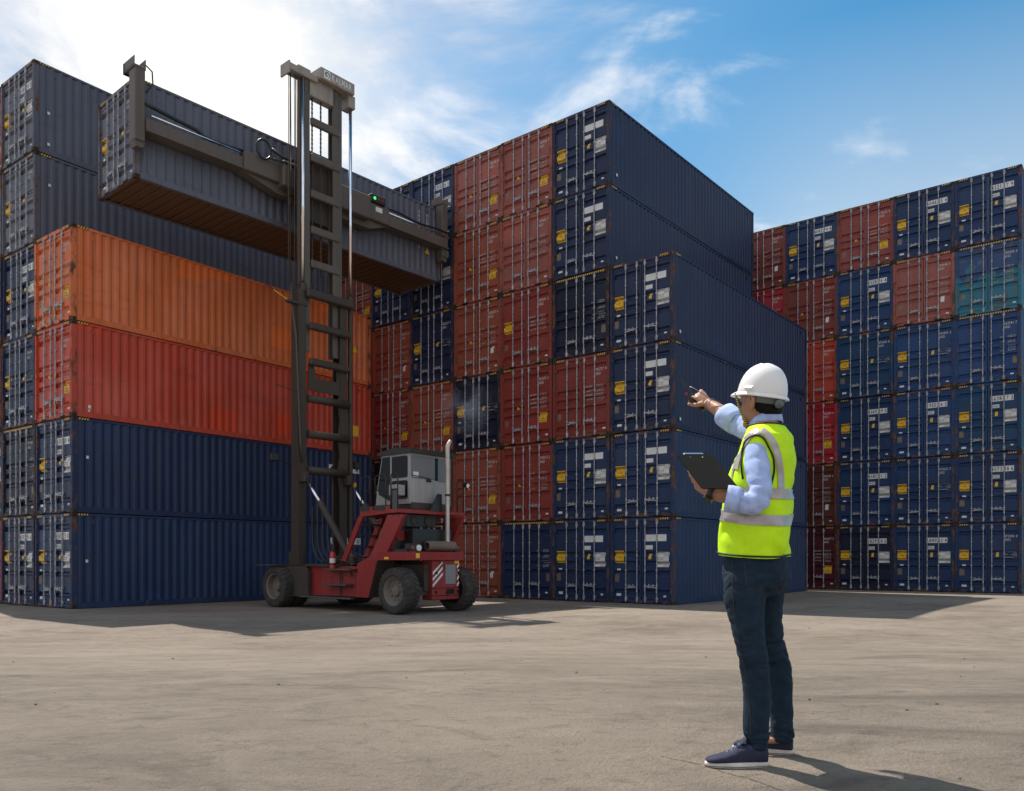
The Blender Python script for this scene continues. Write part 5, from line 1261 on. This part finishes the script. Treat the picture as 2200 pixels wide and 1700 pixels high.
    # ---- watch
    d = (LWr-LC).normalized(); c = lerp(LC, LWr, .86); A = d.orthogonal().normalized(); B = d.cross(A); b = MB()
    b.rings([[c+d*t+(A*math.cos(2*math.pi*k/24)+B*math.sin(2*math.pi*k/24))*r for k in range(24)] for t, r in ((-.013, .031), (-.012, .035), (.012, .034), (.013, .030))], None, False)
    wa = part('wristwatch', b, mat['watch'])
    dn = Vector((-.15, -.45, -.9)); dn = (dn-d*dn.dot(d)).normalized(); s = d.cross(dn); b = MB(); q = c+dn*.036
    b.rings([[q+d*(.019*x)+s*(.019*y)+dn*z for x, y in ((-1, -.8), (-.8, -1), (.8, -1), (1, -.8), (1, .8), (.8, 1), (-.8, 1), (-1, .8))] for z in (-.006, .006)]); part('watch_case', b, M['plastic'], wa, False)
    b = MB(); b.tube([lerp(RC, RWr, .93)+(RWr-RC).orthogonal().normalized()*.03]*2, .001, 4)
    # ---- things he holds
    def local(b, name, mats, origin, lab, cat):
        for i, v in enumerate(b.v): b.v[i] = tuple(Vector(v)-origin)
        o = b.build(name, mats, None, 40); o.location = origin; tag(o, lab, cat); return o
    TL, TR, BR = W(1459, 984, 3.695), W(1530, 977, 3.795), W(1587, 1048, 3.645); ax = TR-TL; ay = BR-TR
    ax = ax-ay.normalized()*ax.dot(ay.normalized()); nb = ax.cross(ay).normalized()
    if nb.y < 0: nb = -nb
    bl = BR-ax; o_ = TR-ax
    def bp(s, t, h=0.0): return o_+ax*s+ay*t+nb*h
    b = MB(); out = [(0, .03), (.04, 0), (.96, 0), (1, .03), (1, .97), (.96, 1), (.04, 1), (0, .97)]
    b.rings([[bp(s, t, h) for s, t in out] for h in (0, .004)])
    cb = local(b, 'clipboard', [simple('black_board', (.010, .009, .009), .75, 0, .1)], o_.copy(), 'black clipboard held in the crook of the man\'s bent arm', 'clipboard')
    def sub(b, name, m, par, origin):
        for i, v in enumerate(b.v): b.v[i] = tuple(Vector(v)-origin)
        return b.build(name, m, par, 40)
    b = MB(); b.rings([[bp(s, t, h) for s, t in ((.22, -.035), (.78, -.035), (.78, .10), (.22, .10))] for h in (.0045, .014)]); b.tube([bp(.24, -.04, .004), bp(.76, -.04, .004)], .0055, 8); sub(b, 'clip', M['chrome'], cb, o_)
    b = MB(); b.rings([[bp(s, t, h) for s, t in ((.05, .06), (.95, .06), (.95, .97), (.05, .97))] for h in (.0042, .0052)]); sub(b, 'paper', M['white'], cb, o_)
    for s in (.32, .66): b = MB(); b.cyl(bp(s, .085, -.0012), bp(s, .085, .001), .004, 10); sub(b, 'rivet', M['chrome'], cb, o_)
    sh_ = Vector((-.35, .75, -.45))*.034
    a0, a1, a2 = W(1519, 873, 4.435)+sh_, W(1487, 839, 4.475)+sh_, W(1464, 809, 4.51)+sh_*.8; d = (a1-a0).normalized(); s = d.cross(Vector((.2, -.9, .3))).normalized(); u_ = d.cross(s)
    b = MB(); L_ = (a1-a0).length
    b.rings([[a0+d*(L_*t)+s*(x*k)+u_*(y*k) for x, y in ((-.021, -.009), (-.017, -.013), (.017, -.013), (.021, -.009), (.021, .009), (.017, .013), (-.017, .013), (-.021, .009))] for t, k in ((0, .86), (.04, 1), (.9, 1), (1.0, .9))])
    ra = local(b, 'handheld_radio', [M['plastic']], a0.copy(), 'black handheld radio gripped in the man\'s outstretched hand', 'radio')
    b = MB(); b.tube([a1+s*.012, lerp(a1, a2, .3)+s*.012, a2+s*.012], [.008, .0065, .006], 10); sub(b, 'antenna', M['plastic'], ra, a0)
    b = MB(); b.cyl(a1-s*.010, a1-s*.010+d*.014, .009, 12); sub(b, 'knob', M['redlens'], ra, a0)
    b = MB(); q = lerp(RC, RWr, .9); A = (RWr-RC).normalized().orthogonal().normalized(); B = (RWr-RC).normalized().cross(A)
    b.tube(smooth_path([a1-u_*.02, a1-u_*.03+Z*.02, W(1513, 848, 4.40), W(1529, 858, 4.36), W(1547, 864, 4.33)], 5), .0028, 6); sub(b, 'wrist_cord', M['plastic'], ra, a0)
    b = MB(); b.tube([q+(A*math.cos(R(k))+B*math.sin(R(k)))*.034 for k in range(0, 361, 20)], .0018, 6); part('bracelet', b, mat['band'])
build_man()
